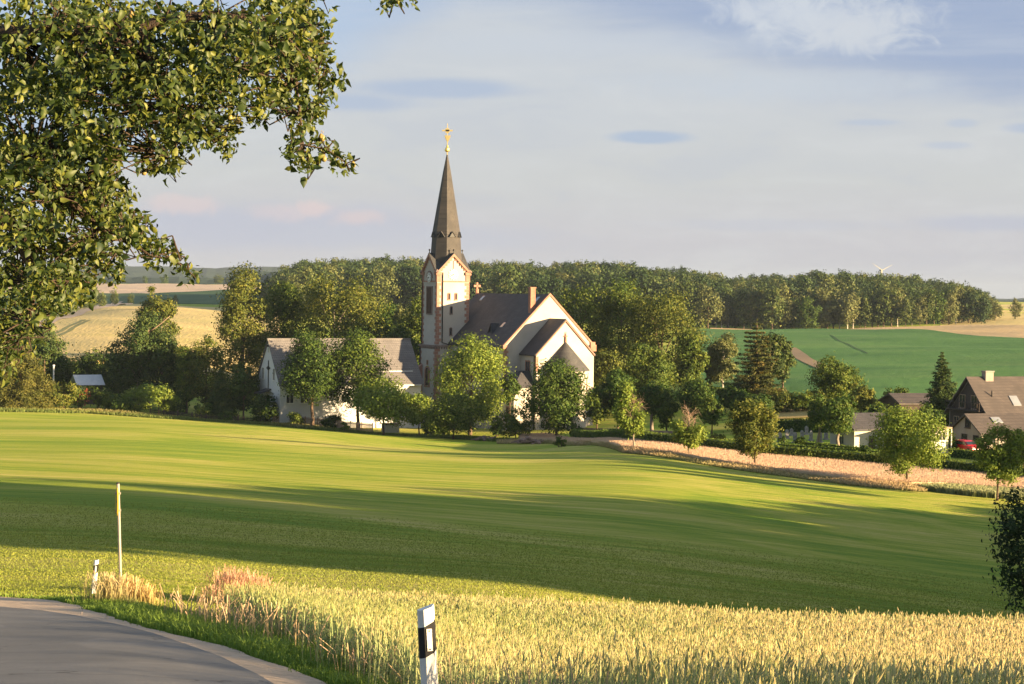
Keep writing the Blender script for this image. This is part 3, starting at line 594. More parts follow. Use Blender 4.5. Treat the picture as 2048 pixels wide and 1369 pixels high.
    for (x, y, sx, sy) in ((tx0, ty0, 1, 1), (tx1, ty0, -1, 1), (tx0, ty1, 1, -1), (tx1, ty1, -1, -1)):
        tr = MB(); quoins(tr, x, y, sx, sy, h_(688), h_(565), .05, .5, .75, .42); tr.build('corner_stones', M['sandstone'], tower); tr = MB()
        x0, x1 = sorted((x - sx * .12, x + sx * .6)); y0, y1 = sorted((y - sy * .12, y + sy * .6)); tr.box(x0, x1, y0, y1, h_(565), h_(551)); 
        x0, x1 = sorted((x - sx * .28, x + sx * .75)); y0, y1 = sorted((y - sy * .28, y + sy * .75)); tr.box(x0, x1, y0, y1, h_(551), h_(545)); tr.build('corner_capital', M['sandstone'], tower); tr = MB()
        quoins(tr, x - sx * .25, y - sy * .25, sx, sy, -1, h_(694), .05, .5, .75, .42); tr.build('corner_stones', M['sandstone'], tower)
    tr = MB(); tr.box(tx0 - .09, tx1 + .09, ty0 - .09, ty1 + .09, h_(565), h_(562.3)); tr.build('stone_band', M['sandstone'], tower)
    for (nx, ny) in ((0, -1), (-1, 0), (0, 1), (1, 0)):
        ux, uy = -ny, nx; c = (tcx + nx * hw, tcy + ny * hw); tr = MB()
        for s in (-1, 1):
            P = lambda u, z, d: (c[0] + ux * u * s + nx * d, c[1] + uy * u * s + ny * d, z)
            tr.hexa([P(hw + .05, ze - .35, .02), P(0, za - .35, .02), P(0, za - .35, .3), P(hw + .05, ze - .35, .3), P(hw + .05, ze + .08, .02), P(0, za + .1, .02), P(0, za + .1, .3), P(hw + .05, ze + .08, .3)])
            for k in range(1, 7):
                t = k / 7.; u = hw * t; z = za + (ze - za) * t; tr.hexa([P(u - .13, z - .62, 0), P(u + .13, z - .62, 0), P(u + .13, z - .62, .16), P(u - .13, z - .62, .16), P(u - .13, z - .3, 0), P(u + .13, z - .3, 0), P(u + .13, z - .3, .16), P(u - .13, z - .3, .16)])
        tr.build('gable_trim', M['sandstone'], tower)
    sc_ = MB(); sc_.box(tx0 - .42, tx1 + .2, ty0 - .42, ty1 + .42, h_(693), h_(689.5)); n = 14
    for i in range(n): 
        u = tx0 - .3 + (tx1 - tx0 + .6) * (i + .25) / n; sc_.box(u, u + .2, ty0 - .34, ty0 - .2, h_(697), h_(693)); v_ = ty0 - .3 + 6.3 * (i + .25) / n; sc_.box(tx0 - .34, tx0 - .2, v_, v_ + .2, h_(697), h_(693))
    sc_.build('string_course', M['stonedark'], tower)
    for u in (-.62, .62): window(tower, (tcx + u - .1, ty0, h_(599)), (0, -1), .3, .95, M['sandstone'], M['glass'], True, .14, name='slit_window')
    window(tower, (tcx - .3, ty0, h_(627)), (0, -1), .3, 1.1, M['stonedark'], M['glass'], True, .12, name='slit_window')
    window(tower, (tcx - .35, ty0, h_(669)), (0, -1), .3, 1.1, M['stonedark'], M['glass'], True, .12, name='slit_window')
    window(tower, (tx0, tcy, h_(627)), (-1, 0), 1.9, 4.2, M['stonedark'], M['louvre'], False, .2, .12, False, 'belfry_louvre')
    window(tower, (tcx, ty1, h_(627)), (0, 1), 1.9, 4.2, M['stonedark'], M['louvre'], False, .2, .12, False, 'belfry_louvre')
    window(tower, (tx0 - .25, tcy, h_(770)), (-1, 0), 1.5, 2.9, M['sandstone'], M['glass'], True, .3)
    window(tower, (tx0 - .25, tcy, h_(727)), (-1, 0), .4, .5, M['sandstone'], M['glass'], False, .1, name='slit_window')
    window(tower, (tcx, ty0 - .25, h_(770)), (0, -1), 1.2, 2.6, M['sandstone'], M['glass'], True, .25)
    ar_ = MB()   # arch over the left dial
    for i in range(10):
        t0, t1 = math.pi * i / 10, math.pi * (i + 1) / 10; zc = h_(557)
        for d in (.15,): ar_.hexa([(tx0 - d, tcy + 1.15 * math.cos(t0), zc + 1.15 * math.sin(t0)), (tx0 - d, tcy + 1.15 * math.cos(t1), zc + 1.15 * math.sin(t1)), (tx0 + .02, tcy + 1.15 * math.cos(t1), zc + 1.15 * math.sin(t1)), (tx0 + .02, tcy + 1.15 * math.cos(t0), zc + 1.15 * math.sin(t0)),
                               (tx0 - d, tcy + .92 * math.cos(t0), zc + .92 * math.sin(t0)), (tx0 - d, tcy + .92 * math.cos(t1), zc + .92 * math.sin(t1)), (tx0 + .02, tcy + .92 * math.cos(t1), zc + .92 * math.sin(t1)), (tx0 + .02, tcy + .92 * math.cos(t0), zc + .92 * math.sin(t0))])
    ar_.build('dial_arch', M['stonedark'], tower)
    def clock(c, n):
        nx, ny = n; ux, uy = -ny, nx; P = lambda u, z, d: (c[0] + ux * u + nx * d, c[1] + uy * u + ny * d, c[2] + z)
        mb = MB(); r = .74; k = 28
        mb.prism([P(r * math.cos(2 * math.pi * i / k), r * math.sin(2 * math.pi * i / k), .05) for i in range(k)], (nx * .06, ny * .06, 0)); 
        for i in range(12):
            a = 2 * math.pi * i / 12; cs, sn = math.cos(a), math.sin(a); w0 = .075
            mb.add([P(.50 * cs - w0 * sn, .50 * sn + w0 * cs, .118), P(.50 * cs + w0 * sn, .50 * sn - w0 * cs, .118), P(.67 * cs + w0 * sn, .67 * sn - w0 * cs, .118), P(.67 * cs - w0 * sn, .67 * sn + w0 * cs, .118)], [(0, 1, 2, 3)], 1)
            mb.prism([P(r * cs - .1 * sn, r * sn + .1 * cs, .05), P(r * cs + .1 * sn, r * sn - .1 * cs, .05), P(.95 * cs, .95 * sn, .05)], (nx * .04, ny * .04, 0), 0)
        for a, l, w0 in ((math.radians(90 - 260), .45, .10), (math.radians(90 - 240), .66, .07)):
            cs, sn = math.cos(a), math.sin(a); mb.add([P(-.12 * cs - w0 * sn, -.12 * sn + w0 * cs, .13), P(-.12 * cs + w0 * sn, -.12 * sn - w0 * cs, .13), P(l * cs + w0 * sn * .4, l * sn - w0 * cs * .4, .13), P(l * cs - w0 * sn * .4, l * sn + w0 * cs * .4, .13)], [(0, 1, 2, 3)], 1)
        return mb.build('clock', [M['dial'], M['black']], tower)
    clock((tcx, ty0, h_(550)), (0, -1)); clock((tx0 - .08, tcy, h_(556)), (-1, 0)); clock((tcx, ty1, h_(550)), (0, 1))
    sd = MB(); sd.tube([(tcx, ty0 - .05, h_(522)), (tcx, ty0 - .05, h_(540))], .035, 4); sd.build('lightning_rod', M['black'], tower)
    dp = MB(); dp.tube([(tx0 + .95, ty0 - .12, h_(546)), (tx0 + .95, ty0 - .12, h_(684)), (tx0 + 2.1, ty0 - .12, h_(688))], .09, 6); dp.tube([(tx0 - .12, ty1 - .1, h_(546)), (tx0 - .12, ty1 - .1, h_(689)), (tx0 - .4, ty1 - .1, h_(694)), (tx0 - .4, ty1 - .1, -1)], .1, 6); dp.build('downpipe', M['black'], tower)
    bt = MB(); bt.hexa([(tx0 - 1.6, ty1 - .9, -3), (tx0 - .2, ty1 - .9, -3), (tx0 - .2, ty1 + .1, -3), (tx0 - 1.6, ty1 + .1, -3), (tx0 - 1.2, ty1 - .9, h_(738)), (tx0 - .2, ty1 - .9, h_(728)), (tx0 - .2, ty1 + .1, h_(728)), (tx0 - 1.2, ty1 + .1, h_(738))]); bt.build('buttress', M['sandstone'], rt)
    # spire
    spn = MB(); e = .28; zz = za + .12
    for (nx, ny) in ((0, -1), (-1, 0), (0, 1), (1, 0)):
        ux, uy = -ny, nx; q_ = hw + e; c = (tcx + nx * q_, tcy + ny * q_)
        for s in (-1, 1):
            cor = (c[0] + ux * q_ * s, c[1] + uy * q_ * s, ze - .12); apx = (c[0], c[1], zz + .12); cen = (tcx, tcy, zz + .12)
            spn.add([apx, cor, cen, (apx[0], apx[1], apx[2] - .18), (cor[0], cor[1], cor[2] - .18)], [(0, 1, 2) if s < 0 else (0, 2, 1), (0, 3, 4, 1) if s < 0 else (0, 1, 4, 3)], 1)
    prof = [(2.50, h_(545)), (2.12, h_(471)), (2.16, h_(470)), (.62, h_(347)), (.10, h_(311))]; c8 = 1 / math.cos(math.pi / 8)
    for i in range(len(prof) - 1):
        (r0, z0), (r1, z1) = prof[i], prof[i + 1]
        for j in range(8):
            a0 = math.pi / 8 + j * math.pi / 4; a1 = a0 + math.pi / 4
            spn.add([(tcx + r0 * c8 * math.cos(a0), tcy + r0 * c8 * math.sin(a0), z0), (tcx + r0 * c8 * math.cos(a1), tcy + r0 * c8 * math.sin(a1), z0), (tcx + r1 * c8 * math.cos(a1), tcy + r1 * c8 * math.sin(a1), z1), (tcx + r1 * c8 * math.cos(a0), tcy + r1 * c8 * math.sin(a0), z1)], [(0, 1, 2, 3)], 0)
    spire = spn.build('spire', [M['slate_spire'], M['slate_dark']], rt)
    for j in range(8):
        a = j * math.pi / 4; n = Vector((math.cos(a), math.sin(a), 0)); u = Vector((-n.y, n.x, 0)); c = Vector((tcx, tcy, 0)) + n * 2.15
        lm = MB(); zb, zt = h_(476), h_(465); P = lambda uu, z, d: tuple(c + u * uu + n * d + Vector((0, 0, z)))
        lm.add([P(-.62, zb, .32), P(0, zt, .30), P(0, zt + .1, -.45), P(-.62, zb, -.1), P(.62, zb, .32), P(.62, zb, -.1)], [(0, 1, 2, 3), (4, 5, 2, 1)], 0)
        lm.add([P(-.5, zb + .02, .22), P(.5, zb + .02, .22), P(0, zt - .12, .20)], [(0, 1, 2)], 1); lm.build('lucarne', [M['slate_dark'], M['black']], spire)
    for (sx, sy) in ((-1, -1), (1, -1), (1, 1), (-1, 1)):
        k = MB(); k.tube([(tcx + sx * (hw + .05), tcy + sy * (hw + .05), h_(545)), (tcx + sx * (hw + .05), tcy + sy * (hw + .05), h_(540))], [.5, .1], 6); k.build('corner_cap', M['stonedark'], tower)
    for (nx, ny) in ((0, -1), (-1, 0), (1, 0)):
        k = MB(); x, y = tcx + nx * (hw + .1), tcy + ny * (hw + .1); k.tube([(x, y, za), (x, y, za + .75)], [.12, .05], 5); k.sphere((x, y, za + .7), .17, 5); k.build('gable_knob', M['black'], spire)
    fin = MB(); fin.tube([(tcx, tcy, h_(313)), (tcx, tcy, h_(249))], [.09, .05], 6); fin.sphere((tcx, tcy, h_(301)), .43, 8); fin.sphere((tcx, tcy, h_(294)), .2, 6)
    zc = h_(263); ux, uy = math.cos(-A27), math.sin(-A27)
    def bar(u0, u1, z0, z1, d=.07): fin.hexa([(tcx + ux * u0 - uy * d, tcy + uy * u0 + ux * d, z0), (tcx + ux * u1 - uy * d, tcy + uy * u1 + ux * d, z0), (tcx + ux * u1 + uy * d, tcy + uy * u1 - ux * d, z0), (tcx + ux * u0 + uy * d, tcy + uy * u0 - ux * d, z0),
                    (tcx + ux * u0 - uy * d, tcy + uy * u0 + ux * d, z1), (tcx + ux * u1 - uy * d, tcy + uy * u1 + ux * d, z1), (tcx + ux * u1 + uy * d, tcy + uy * u1 - ux * d, z1), (tcx + ux * u0 + uy * d, tcy + uy * u0 - ux * d, z1)])
    bar(-.85, .85, zc - .13, zc + .13); bar(-.3, .3, zc - .42, zc + .38)
    fin.prism([(tcx + ux * u, tcy + uy * u, h_(p)) for u, p in ((0, 287), (.42, 276), (.42, 272), (.1, 273), (-.1, 273), (-.42, 272), (-.42, 276))], (.1 * .45, -.1 * .89, 0))
    fin.build('weather_cross', M['gold'], spire)
    return rt
build_church()

def build_hall():
    Yb = 302.; o = W(560, 765, Yb); G = -20.6
    rt = thing('parish_hall', 'long white hall with pale grey tiled roof and a dark cross on its gable', 'building', (o.x, Yb, G), A27)
    H = lambda py: W(560, py, Yb).z - G
    L, D = 23.4, 10.0; he, hr = H(766), H(683)
    w_ = MB(); w_.prism([(0, 0, -2), (0, 0, he), (0, D / 2, hr), (0, D, he), (0, D, -2)], (L, 0, 0)); w_.build('wall', M['plaster_cool'], rt)
    r = MB(); k = (hr - he) / (D / 2); t = .2
    for (y0, y1) in ((-.45, D / 2), (D + .45, D / 2)):
        z0 = he - .45 * k
        r.hexa([(-.25, y0, z0), (L + .25, y0, z0), (L + .25, y1, hr), (-.25, y1, hr), (-.25, y0, z0 + t), (L + .25, y0, z0 + t), (L + .25, y1, hr + t), (-.25, y1, hr + t)])
    r.box(-.3, L + .3, D / 2 - .16, D / 2 + .16, hr + .05, hr + .32); roof = r.build('roof', M['tile_grey'], rt)
    s = MB(); s.box(3.2, L - .2, -.62, -.45, he - .62, he - .5); s.build('gutter', M['zinc'], rt)
    sg = MB(); zz = lambda y: he + (y) * k + .24; sg.box(L - 8.5, L - 1, 1.0, 1.12, zz(1.0), zz(1.0) + .12); sg.build('snow_guard', M['zinc'], roof)
    c = MB(); c.box(-.1, -.02, D / 2 - .1, D / 2 + .1, he - 1.6, he + 3.2); c.box(-.1, -.03, D / 2 - .75, D / 2 + .75, he + 1.9, he + 2.15); c.box(-.13, -.03, D / 2 - .3, D / 2 + .3, he + 1.75, he + 2.3); c.build('wall_cross', M['black'], rt)
    for y in (2.6, 7.4): window(rt, (0, y, he + .3), (-1, 0), .8, 1.7, M['white'], M['glass'], fw=.06)
    window(rt, (0, D / 2, hr - 1.9), (-1, 0), .3, .8, M['white'], M['glass'], fw=.05, sill=False)
    lb = MB(); lb.box(-.3, -.02, D / 2 - .1, D / 2 + .1, hr - 1.0, hr - .7); lb.build('gable_lamp', M['black'], rt)
    for x in (1.6, 3.9, 10.5, 13.5, 16.5, 19.5): window(rt, (x, 0, he - 3.1), (0, -1), 1.1, 1.2, M['white'], M['glass'], fw=.08)
    p = MB(); p.hexa([(-1.9, D / 2 - 1.2, he - 1.9), (0, D / 2 - 1.2, he - 1.3), (0, D / 2 + 1.2, he - 1.3), (-1.9, D / 2 + 1.2, he - 1.9), (-1.9, D / 2 - 1.2, he - 1.75), (0, D / 2 - 1.2, he - 1.1), (0, D / 2 + 1.2, he - 1.1), (-1.9, D / 2 + 1.2, he - 1.75)]); p.build('porch_canopy', M['slate'], rt)
    d = MB(); d.box(-.08, -.01, D / 2 - .6, D / 2 + .6, -.5, he - 2.1); d.build('door', M['wooddark'], rt)
build_hall()

def gable_house(name, label, px, py_eave, Y, G, rz, L, D, rise, he, wallm, roofm, cat='house', over=.4, ridge_along='x'):
    """front-left corner under px; ridge along local x; local y goes back"""
    o = W(px, py_eave, Y); rt = thing(name, label, cat, (o.x, Y, G), rz)
    w_ = MB(); w_.prism([(0, 0, -2), (0, 0, he), (0, D / 2, he + rise), (0, D, he), (0, D, -2)], (L, 0, 0)); w_.build('wall', wallm, rt)
    r = MB(); k = rise / (D / 2); t = .2; hr = he + rise
    for (y0, y1) in ((-over, D / 2), (D + over, D / 2)):
        z0 = he - over * k; r.hexa([(-over, y0, z0), (L + over, y0, z0), (L + over, y1, hr), (-over, y1, hr), (-over, y0, z0 + t), (L + over, y0, z0 + t), (L + over, y1, hr + t), (-over, y1, hr + t)])
    return rt, r.build('roof', roofm, rt)
def roof_light(parent, x, y, he, k, sx=.5, sy=.6, name='roof_light'):
    z = lambda yy: he + yy * k + .22; mb = MB(); mb.hexa([(x - sx, y - sy, z(y - sy)), (x + sx, y - sy, z(y - sy)), (x + sx, y + sy, z(y + sy)), (x - sx, y + sy, z(y + sy)), (x - sx, y - sy, z(y - sy) + .1), (x + sx, y - sy, z(y - sy) + .1), (x + sx, y + sy, z(y + sy) + .1), (x - sx, y + sy, z(y + sy) + .1)]); mb.build(name, M['skylight'], parent)
def build_farm():
    A20 = math.radians(20.)
    # main house: ridge y 757, eave y 828
    Y = 238.; G = g1(W(1976, 900, Y).x, Y); he = W(1976, 829, Y).z - G; hr = W(1950, 757, Y + 4).z - G
    rt, roof = gable_house('farmhouse', 'large farmhouse with steep brown tiled roof, dark boarded gable and a stout chimney', 1978, 829, Y, G, A20, 14., 8.6, hr - he, he, M['render'], M['tile_brown'], over=.5)
    k = (hr - he) / 4.3
    g = MB(); g.prism([(-.07, .2, he), (-.07, 4.3, hr - .25), (-.07, 8.4, he)], (.05, 0, 0)); g.box(-.1, -.02, .3, 8.3, he - 2.4, he - .02); g.build('gable_boards', M['wooddark'], rt)
    b = MB(); b.box(-1.0, -.1, .6, 8.0, he + .2, he + .35); 
    for i in range(17): b.box(-1.0, -.95, .6 + i * .46, .66 + i * .46, he + .35, he + 1.2)
    b.box(-1.02, -.93, .6, 8.05, he + 1.2, he + 1.28); b.build('balcony', M['wooddark'], rt)
    window(rt, (-.1, 3.0, he + .5), (-1, 0), 1.2, 1.5, M['wood'], M['glass'], fw=.08); window(rt, (-.1, 5.6, he + .5), (-1, 0), 1.2, 1.5, M['wood'], M['glass'], fw=.08)
    for y in (1.2, 4.2, 6.8): window(rt, (-.1, y, he - 1.9), (-1, 0), 1.0, 1.2, M['wood'], M['glass'], fw=.08)
    c = MB(); c.box(1.9, 3.0, 3.7, 4.6, hr - 1.2, hr + .75); c.box(1.82, 3.08, 3.62, 4.68, hr + .75, hr + .9); c.build('chimney', M['render'], roof)
    roof_light(roof, 4.5, 1.3, he, k, .55, .55); v = MB(); v.tube([(1.6, 1.9, he + 1.9 * k), (1.6, 1.9, he + 1.9 * k + .9)], .08, 6); v.build('vent_pipe', M['black'], roof)
    # lower wing towards the viewer
    Y2 = 229.; G2 = g1(W(1966, 900, Y2).x, Y2); he2 = W(1966, 868, Y2).z - G2; hr2 = W(1944, 831, Y2 + 3).z - G2
    rt2, roof2 = gable_house('farm_annex', 'low render annex with brown roof and roof window behind the red car', 1964, 869, Y2, G2, A20, 14., 6.4, hr2 - he2, he2, M['render'], M['tile_brown'], over=.35)
    roof_light(roof2, 3.2, 1.9, he2, (hr2 - he2) / 3.2, .6, .45)
    for y, z in ((1.2, .4), (3.6, .4), (2.9, 2.3)): window(rt2, (0, y, z), (-1, 0), .95, 1.0, M['wooddark'], M['glass'], fw=.08)
    for x in (1.2, 4.0, 6.5): window(rt2, (x, 0, .7), (0, -1), 1.0, 1.1, M['wooddark'], M['glass'], fw=.08)
    # barn behind the dark spruce
    Y3 = 275.; G3 = g1(W(1806, 850, Y3).x, Y3); he3 = W(1806, 808, Y3).z - G3; hr3 = W(1806, 790, Y3 + 3).z - G3
    rt3, roof3 = gable_house('barn', 'low barn with dark tiled roof standing behind the tall dark spruce', 1802, 808, Y3, G3, math.radians(12), 9.5, 7., hr3 - he3, he3, M['wooddark'], M['tile_brown'], 'barn'); 
    roof_light(roof3, 7.2, 1.2, he3, (hr3 - he3) / 3.5); d = MB(); d.box(3, 5.4, -.06, -.01, -.5, he3 - .3); d.build('barn_door', M['wooddark'], rt3)
    # cemetery chapel
    Y4 = 226.; G4 = g1(W(1708, 893, Y4).x, Y4) - .3; he4 = W(1708, 860, Y4).z - G4; hr4 = W(1708, 830, Y4 + 2.5).z - G4
    rt4, roof4 = gable_house('cemetery_chapel', 'small cream cemetery building with dark roof beside the clipped lime trees', 1709, 861, Y4, G4, math.radians(27), 6.2, 4.6, hr4 - he4, he4, M['cream'], M['slate'], 'building', .25)
    d = MB(); d.box(2.0, 2.9, -.07, -.01, -.2, 1.75); d.build('door', M['wooddark'], rt4); window(rt4, (0, 2.3, .5), (-1, 0), .7, 1.3, M['cream'], M['glass'], fw=.06); window(rt4, (4.6, 0, .7), (0, -1), .8, .9, M['cream'], M['glass'], fw=.06)
    pl = MB(); pl.box(-.12, 6.3, -.12, .02, -.6, .18); pl.box(-.12, .02, .02, 4.6, -.6, .18); pl.build('plinth', M['sandstone'], rt4)
    # white garage with a sun-lit door
    Y5 = 223.; G5 = g1(W(1872, 906, Y5).x, Y5); 
    o = W(1862, 906, Y5); rt5 = thing('garage', 'white flat-roofed garage with pale door between round tree and red car', 'garage', (o.x, Y5, G5), math.radians(14))
    w_ = MB(); w_.box(0, 2.1, 0, 4, -1, 2.75); w_.build('wall', M['cream'], rt5); w_ = MB(); w_.box(-.2, 2.3, -.5, 4.2, 2.75, 2.92); w_.build('roof', M['wood'], rt5)
    w_ = MB(); w_.box(.25, 1.8, -.07, -.01, -.2, 1.25)
    for z in (.15, .5, .85): w_.box(.25, 1.8, -.09, -.07, z, z + .04)
    w_.build('garage_door', M['white'], rt5); window(rt5, (1.3, 0, 1.45), (0, -1), .8, .9, M['white'], M['glass'], fw=.06); pp = MB(); pp.tube([(2.25, -.4, -.3), (2.25, -.4, 2.7)], .06, 6); pp.build('post', M['white'], rt5)
build_farm()

def build_shed():
    Y = 318.; o = W(152, 768, Y); G = g1(o.x, Y); 
    rt = thing('garden_shed', 'small open garden shed with a pale metal gable roof among shrubs', 'shed', (o.x, Y, G), math.radians(-62))
    he = W(150, 766, Y).z - G; hr = W(150, 751, Y).z - G; D = 3.4; L = 3.6
    w_ = MB(); w_.box(-D / 2, D / 2, 0, L, -1, he - 1.2)
    for x in (-D / 2, D / 2): 
        for y in (0, L): w_.box(x - .07, x + .07, y - .07, y + .07, -1, he)
    w_.build('wall', M['wooddark'], rt)
    r = MB(); k = (hr - he) / (D / 2)
    for s in (-1, 1): slab(r, (s * (D / 2 + .45), he - .45 * k), (0, hr), -.5, L + .5, .08)
    r.build('roof', M['zinc'], rt)
    o2 = W(107, 775, 316.); g = g1(o2.x, 316.); p = thing('flue_pipe', 'upright pale metal pipe with a cap to the left of the shed', 'pipe', (o2.x, 316., g))
    h = W(107, 732, 316.).z - g; m_ = MB(); m_.tube([(0, 0, -.3), (0, 0, h)], .13, 8); m_.build('pipe', M['zinc'], p); m_ = MB(); m_.tube([(0, 0, h), (0, 0, h + .12), (0, 0, h + .2)], [.2, .2, .04], 8); m_.build('cap', M['zinc'], p)
build_shed()

def build_car():
    Y = 223.5; o = W(1933, 903, Y); G = g1(o.x, Y)
    rt = thing('parked_car', 'small red hatchback parked in front of the farm annex', 'car', (o.x, Y, G + .02), math.radians(-62))
    # x forward, length 3.7, half width .8
    prof = [(-1.8, .35), (-1.85, .75), (-1.75, .95), (-1.45, 1.38), (-1.15, 1.46), (.1, 1.44), (.45, 1.36), (1.05, .95), (1.7, .84), (1.86, .62), (1.86, .3)]
    b = MB(); n = len(prof); secs = [(-.80, .0), (-.76, .0)] ; vs = []
    for yy, in_ in ((-1, 0), (1, 0)):
        for (x, z) in prof: vs.append((x, yy * (.80 if z < 1.0 else .80 - (z - 1.0) * .38), z))
    b.add(vs, [tuple(range(n))[::-1], tuple(range(n, 2 * n))] + [(i, (i + 1) % n, n + (i + 1) % n, n + i) for i in range(n)]); ob = b.build('body', M['redpaint'], rt)
    bv = ob.modifiers.new('bevel', 'BEVEL'); bv.width = .06; bv.segments = 2
    gl = MB(); gl.add([(.52, -.66, 1.33), (.52, .66, 1.33), (1.02, .72, 1.0), (1.02, -.72, 1.0)], [(0, 3, 2, 1)]); gl.v = [(x + .02, y, z + .02) for x, y, z in gl.v]; gl.build('windscreen', M['glass'], rt)
    gl = MB(); gl.add([(-1.5, -.66, 1.34), (-1.5, .66, 1.34), (-1.76, .72, 1.0), (-1.76, -.72, 1.0)], [(0, 1, 2, 3)]); gl.v = [(x - .03, y, z + .01) for x, y, z in gl.v]; gl.build('rear_window', M['glass'], rt)
    for s in (-1, 1):
        gl = MB(); gl.add([(-1.35, s * .815, 1.0), (.85, s * .815, 1.0), (.4, s * .70, 1.33), (-1.2, s * .69, 1.37)], [(0, 1, 2, 3)]); gl.build('side_window', M['glass'], rt)
        hl = MB(); hl.box(1.78, 1.88, s * .62 - .14, s * .62 + .14, .6, .76); hl.build('headlight', M['lamp'], rt)
        for x in (-1.15, 1.2):
            wv = MB(); pr = [(.30, -.09), (.33, -.06), (.33, .06), (.30, .09)]
            wv.lathe([(r, z) for r, z in [(.17, -.09)] + pr + [(.17, .09)]], (0, 0), 16); wv.v = [(x + vx, s * .76 + vz, .32 + vy) for vx, vy, vz in wv.v]; wh = wv.build('wheel', M['tyre'], rt)
            rm = MB(); rm.lathe([(.01, .095), (.18, .092), (.18, -.092), (.01, -.095)], (0, 0), 12); rm.v = [(x + vx, s * .76 + vz, .32 + vy) for vx, vy, vz in rm.v]; rm.build('rim', M['metal'], wh)
    bp = MB(); bp.box(1.84, 1.90, -.45, .45, .38, .52); bp.build('grille', M['black'], rt)
build_car()

# ------------------------------------------------------------------ posts, sign, fence, graves, turbine
def delineator(px, py_top, Y, rz, lean, lsx, label, hh=None):
    top = W(px, py_top, Y); g = g1(top.x, Y); h = (top.z - g) if hh is None else hh
    rt = thing('delineator_post', label, 'post', (top.x, Y, g), rz, 'roadside marker posts'); rt.rotation_euler = (lsx, lean, rz)
    w2, d2 = .06, .045
    def sec(z, wv=w2): return [(-wv, d2, z), (-wv, .01, z), (-wv * .55, -d2, z), (wv * .55, -d2, z), (wv, .01, z), (wv, d2, z)]
    def band(z0a, z1a, ex=0.0):   # slanted at both ends: z rises to the right
        A = [(x * (1 + ex), y * (1 + ex), z0a + (x + w2) * sl0) for (x, y, z) in sec(0)]; B = [(x * (1 + ex), y * (1 + ex), z1a + (x + w2) * sl1) for (x, y, z) in sec(0)]
        m_ = MB(); n = 6; m_.add(A + B, [tuple(range(n)), tuple(range(2 * n - 1, n - 1, -1))] + [(i, i + n, (i + 1) % n + n, (i + 1) % n) for i in range(n)]); return m_
    sl0, sl1 = 0, .28; b1 = band(-.4, h - .035); body = b1.build('post_body', M['white'], rt)
    bv = body.modifiers.new('bevel', 'BEVEL'); bv.width = .004; bv.segments = 2
    sl0, sl1 = .5, .5; b2 = band(h - .385, h - .165, .03); blk = b2.build('black_band', M['black'], rt)
    rf = MB(); rf.box(-.019, .019, -d2 - .008, -d2 - .001, h - .325, h - .165); ob = rf.build('reflector', M['reflector'], blk)
    for z in (h - .18, h - .312):
        s_ = MB(); s_.tube([(0, -d2 - .008, z), (0, -d2 - .012, z)], .005, 8); s_.build('rivet', M['black'], ob)
delineator(871, 1209, 14.3, math.radians(16), math.radians(-3.7), 0, 'slanted-top white marker post with black band, nearest, at the wheat edge')
delineator(187, 1119, 50., math.radians(14), math.radians(5), 0, 'distant white marker post with black band, beside the tall sign pole')
def build_sign():
    Y = 49.; b = hit(243, 1205, 20, 80); Y = b.y; rt = thing('bus_stop_sign', 'tall grey pole with round yellow sign seen edge-on at the road bend', 'sign', (b.x, Y, b.z), 0)
    t = W(236, 968, Y); h = t.z - b.z; dx = t.x - b.x
    m_ = MB(); m_.tube([(0, 0, -.3), (dx, 0, h)], .036, 10); m_.build('pole', M['metal'], rt)
    m_ = MB(); m_.tube([(dx, 0, h), (dx, 0, h + .03)], .04, 10); m_.build('pole_cap', M['black'], rt)
    d = MB(); r = .33; cz = h - .42; an = math.radians(106); n = Vector((math.sin(an), -math.cos(an), 0)); u = Vector((n.y, -n.x, 0)) * -1; c = Vector((dx * .86 - .045, -.01, cz))
    d.prism([tuple(c + u * r * math.cos(2 * math.pi * i / 30) + Vector((0, 0, r * math.sin(2 * math.pi * i / 30)))) for i in range(30)], tuple(n * .02)); dk = d.build('sign_disc', M['yellow'], rt)
    rg = MB(); k = 30; P = lambda r_, i, d_: tuple(c + u * r_ * math.cos(2 * math.pi * i / k) + Vector((0, 0, r_ * math.sin(2 * math.pi * i / k))) + n * d_)
    for dd in (-.004, .024):
        for i in range(k): rg.add([P(.325, i, dd), P(.325, i + 1, dd), P(.285, i + 1, dd), P(.285, i, dd)], [(0, 1, 2, 3)])
    hb = lambda u0, u1, z0, z1: [rg.add([tuple(c + u * a + Vector((0, 0, z)) + n * dd) for a, z in ((u0, z0), (u1, z0), (u1, z1), (u0, z1))], [(0, 1, 2, 3)]) for dd in (-.004, .024)]
    hb(-.14, -.08, -.17, .17); hb(.08, .14, -.17, .17); hb(-.08, .08, -.03, .03); rg.build('sign_print', M['signgreen'], dk)
    cl = MB(); cl.box(dx * .9 - .07, dx * .9 + .05, -.045, .045, h - .25, h - .2); cl.build('clamp', M['metal'], rt); cl = MB(); cl.box(dx * .82 - .07, dx * .82 + .05, -.045, .045, h - .65, h - .6); cl.build('clamp', M['metal'], rt)
build_sign()

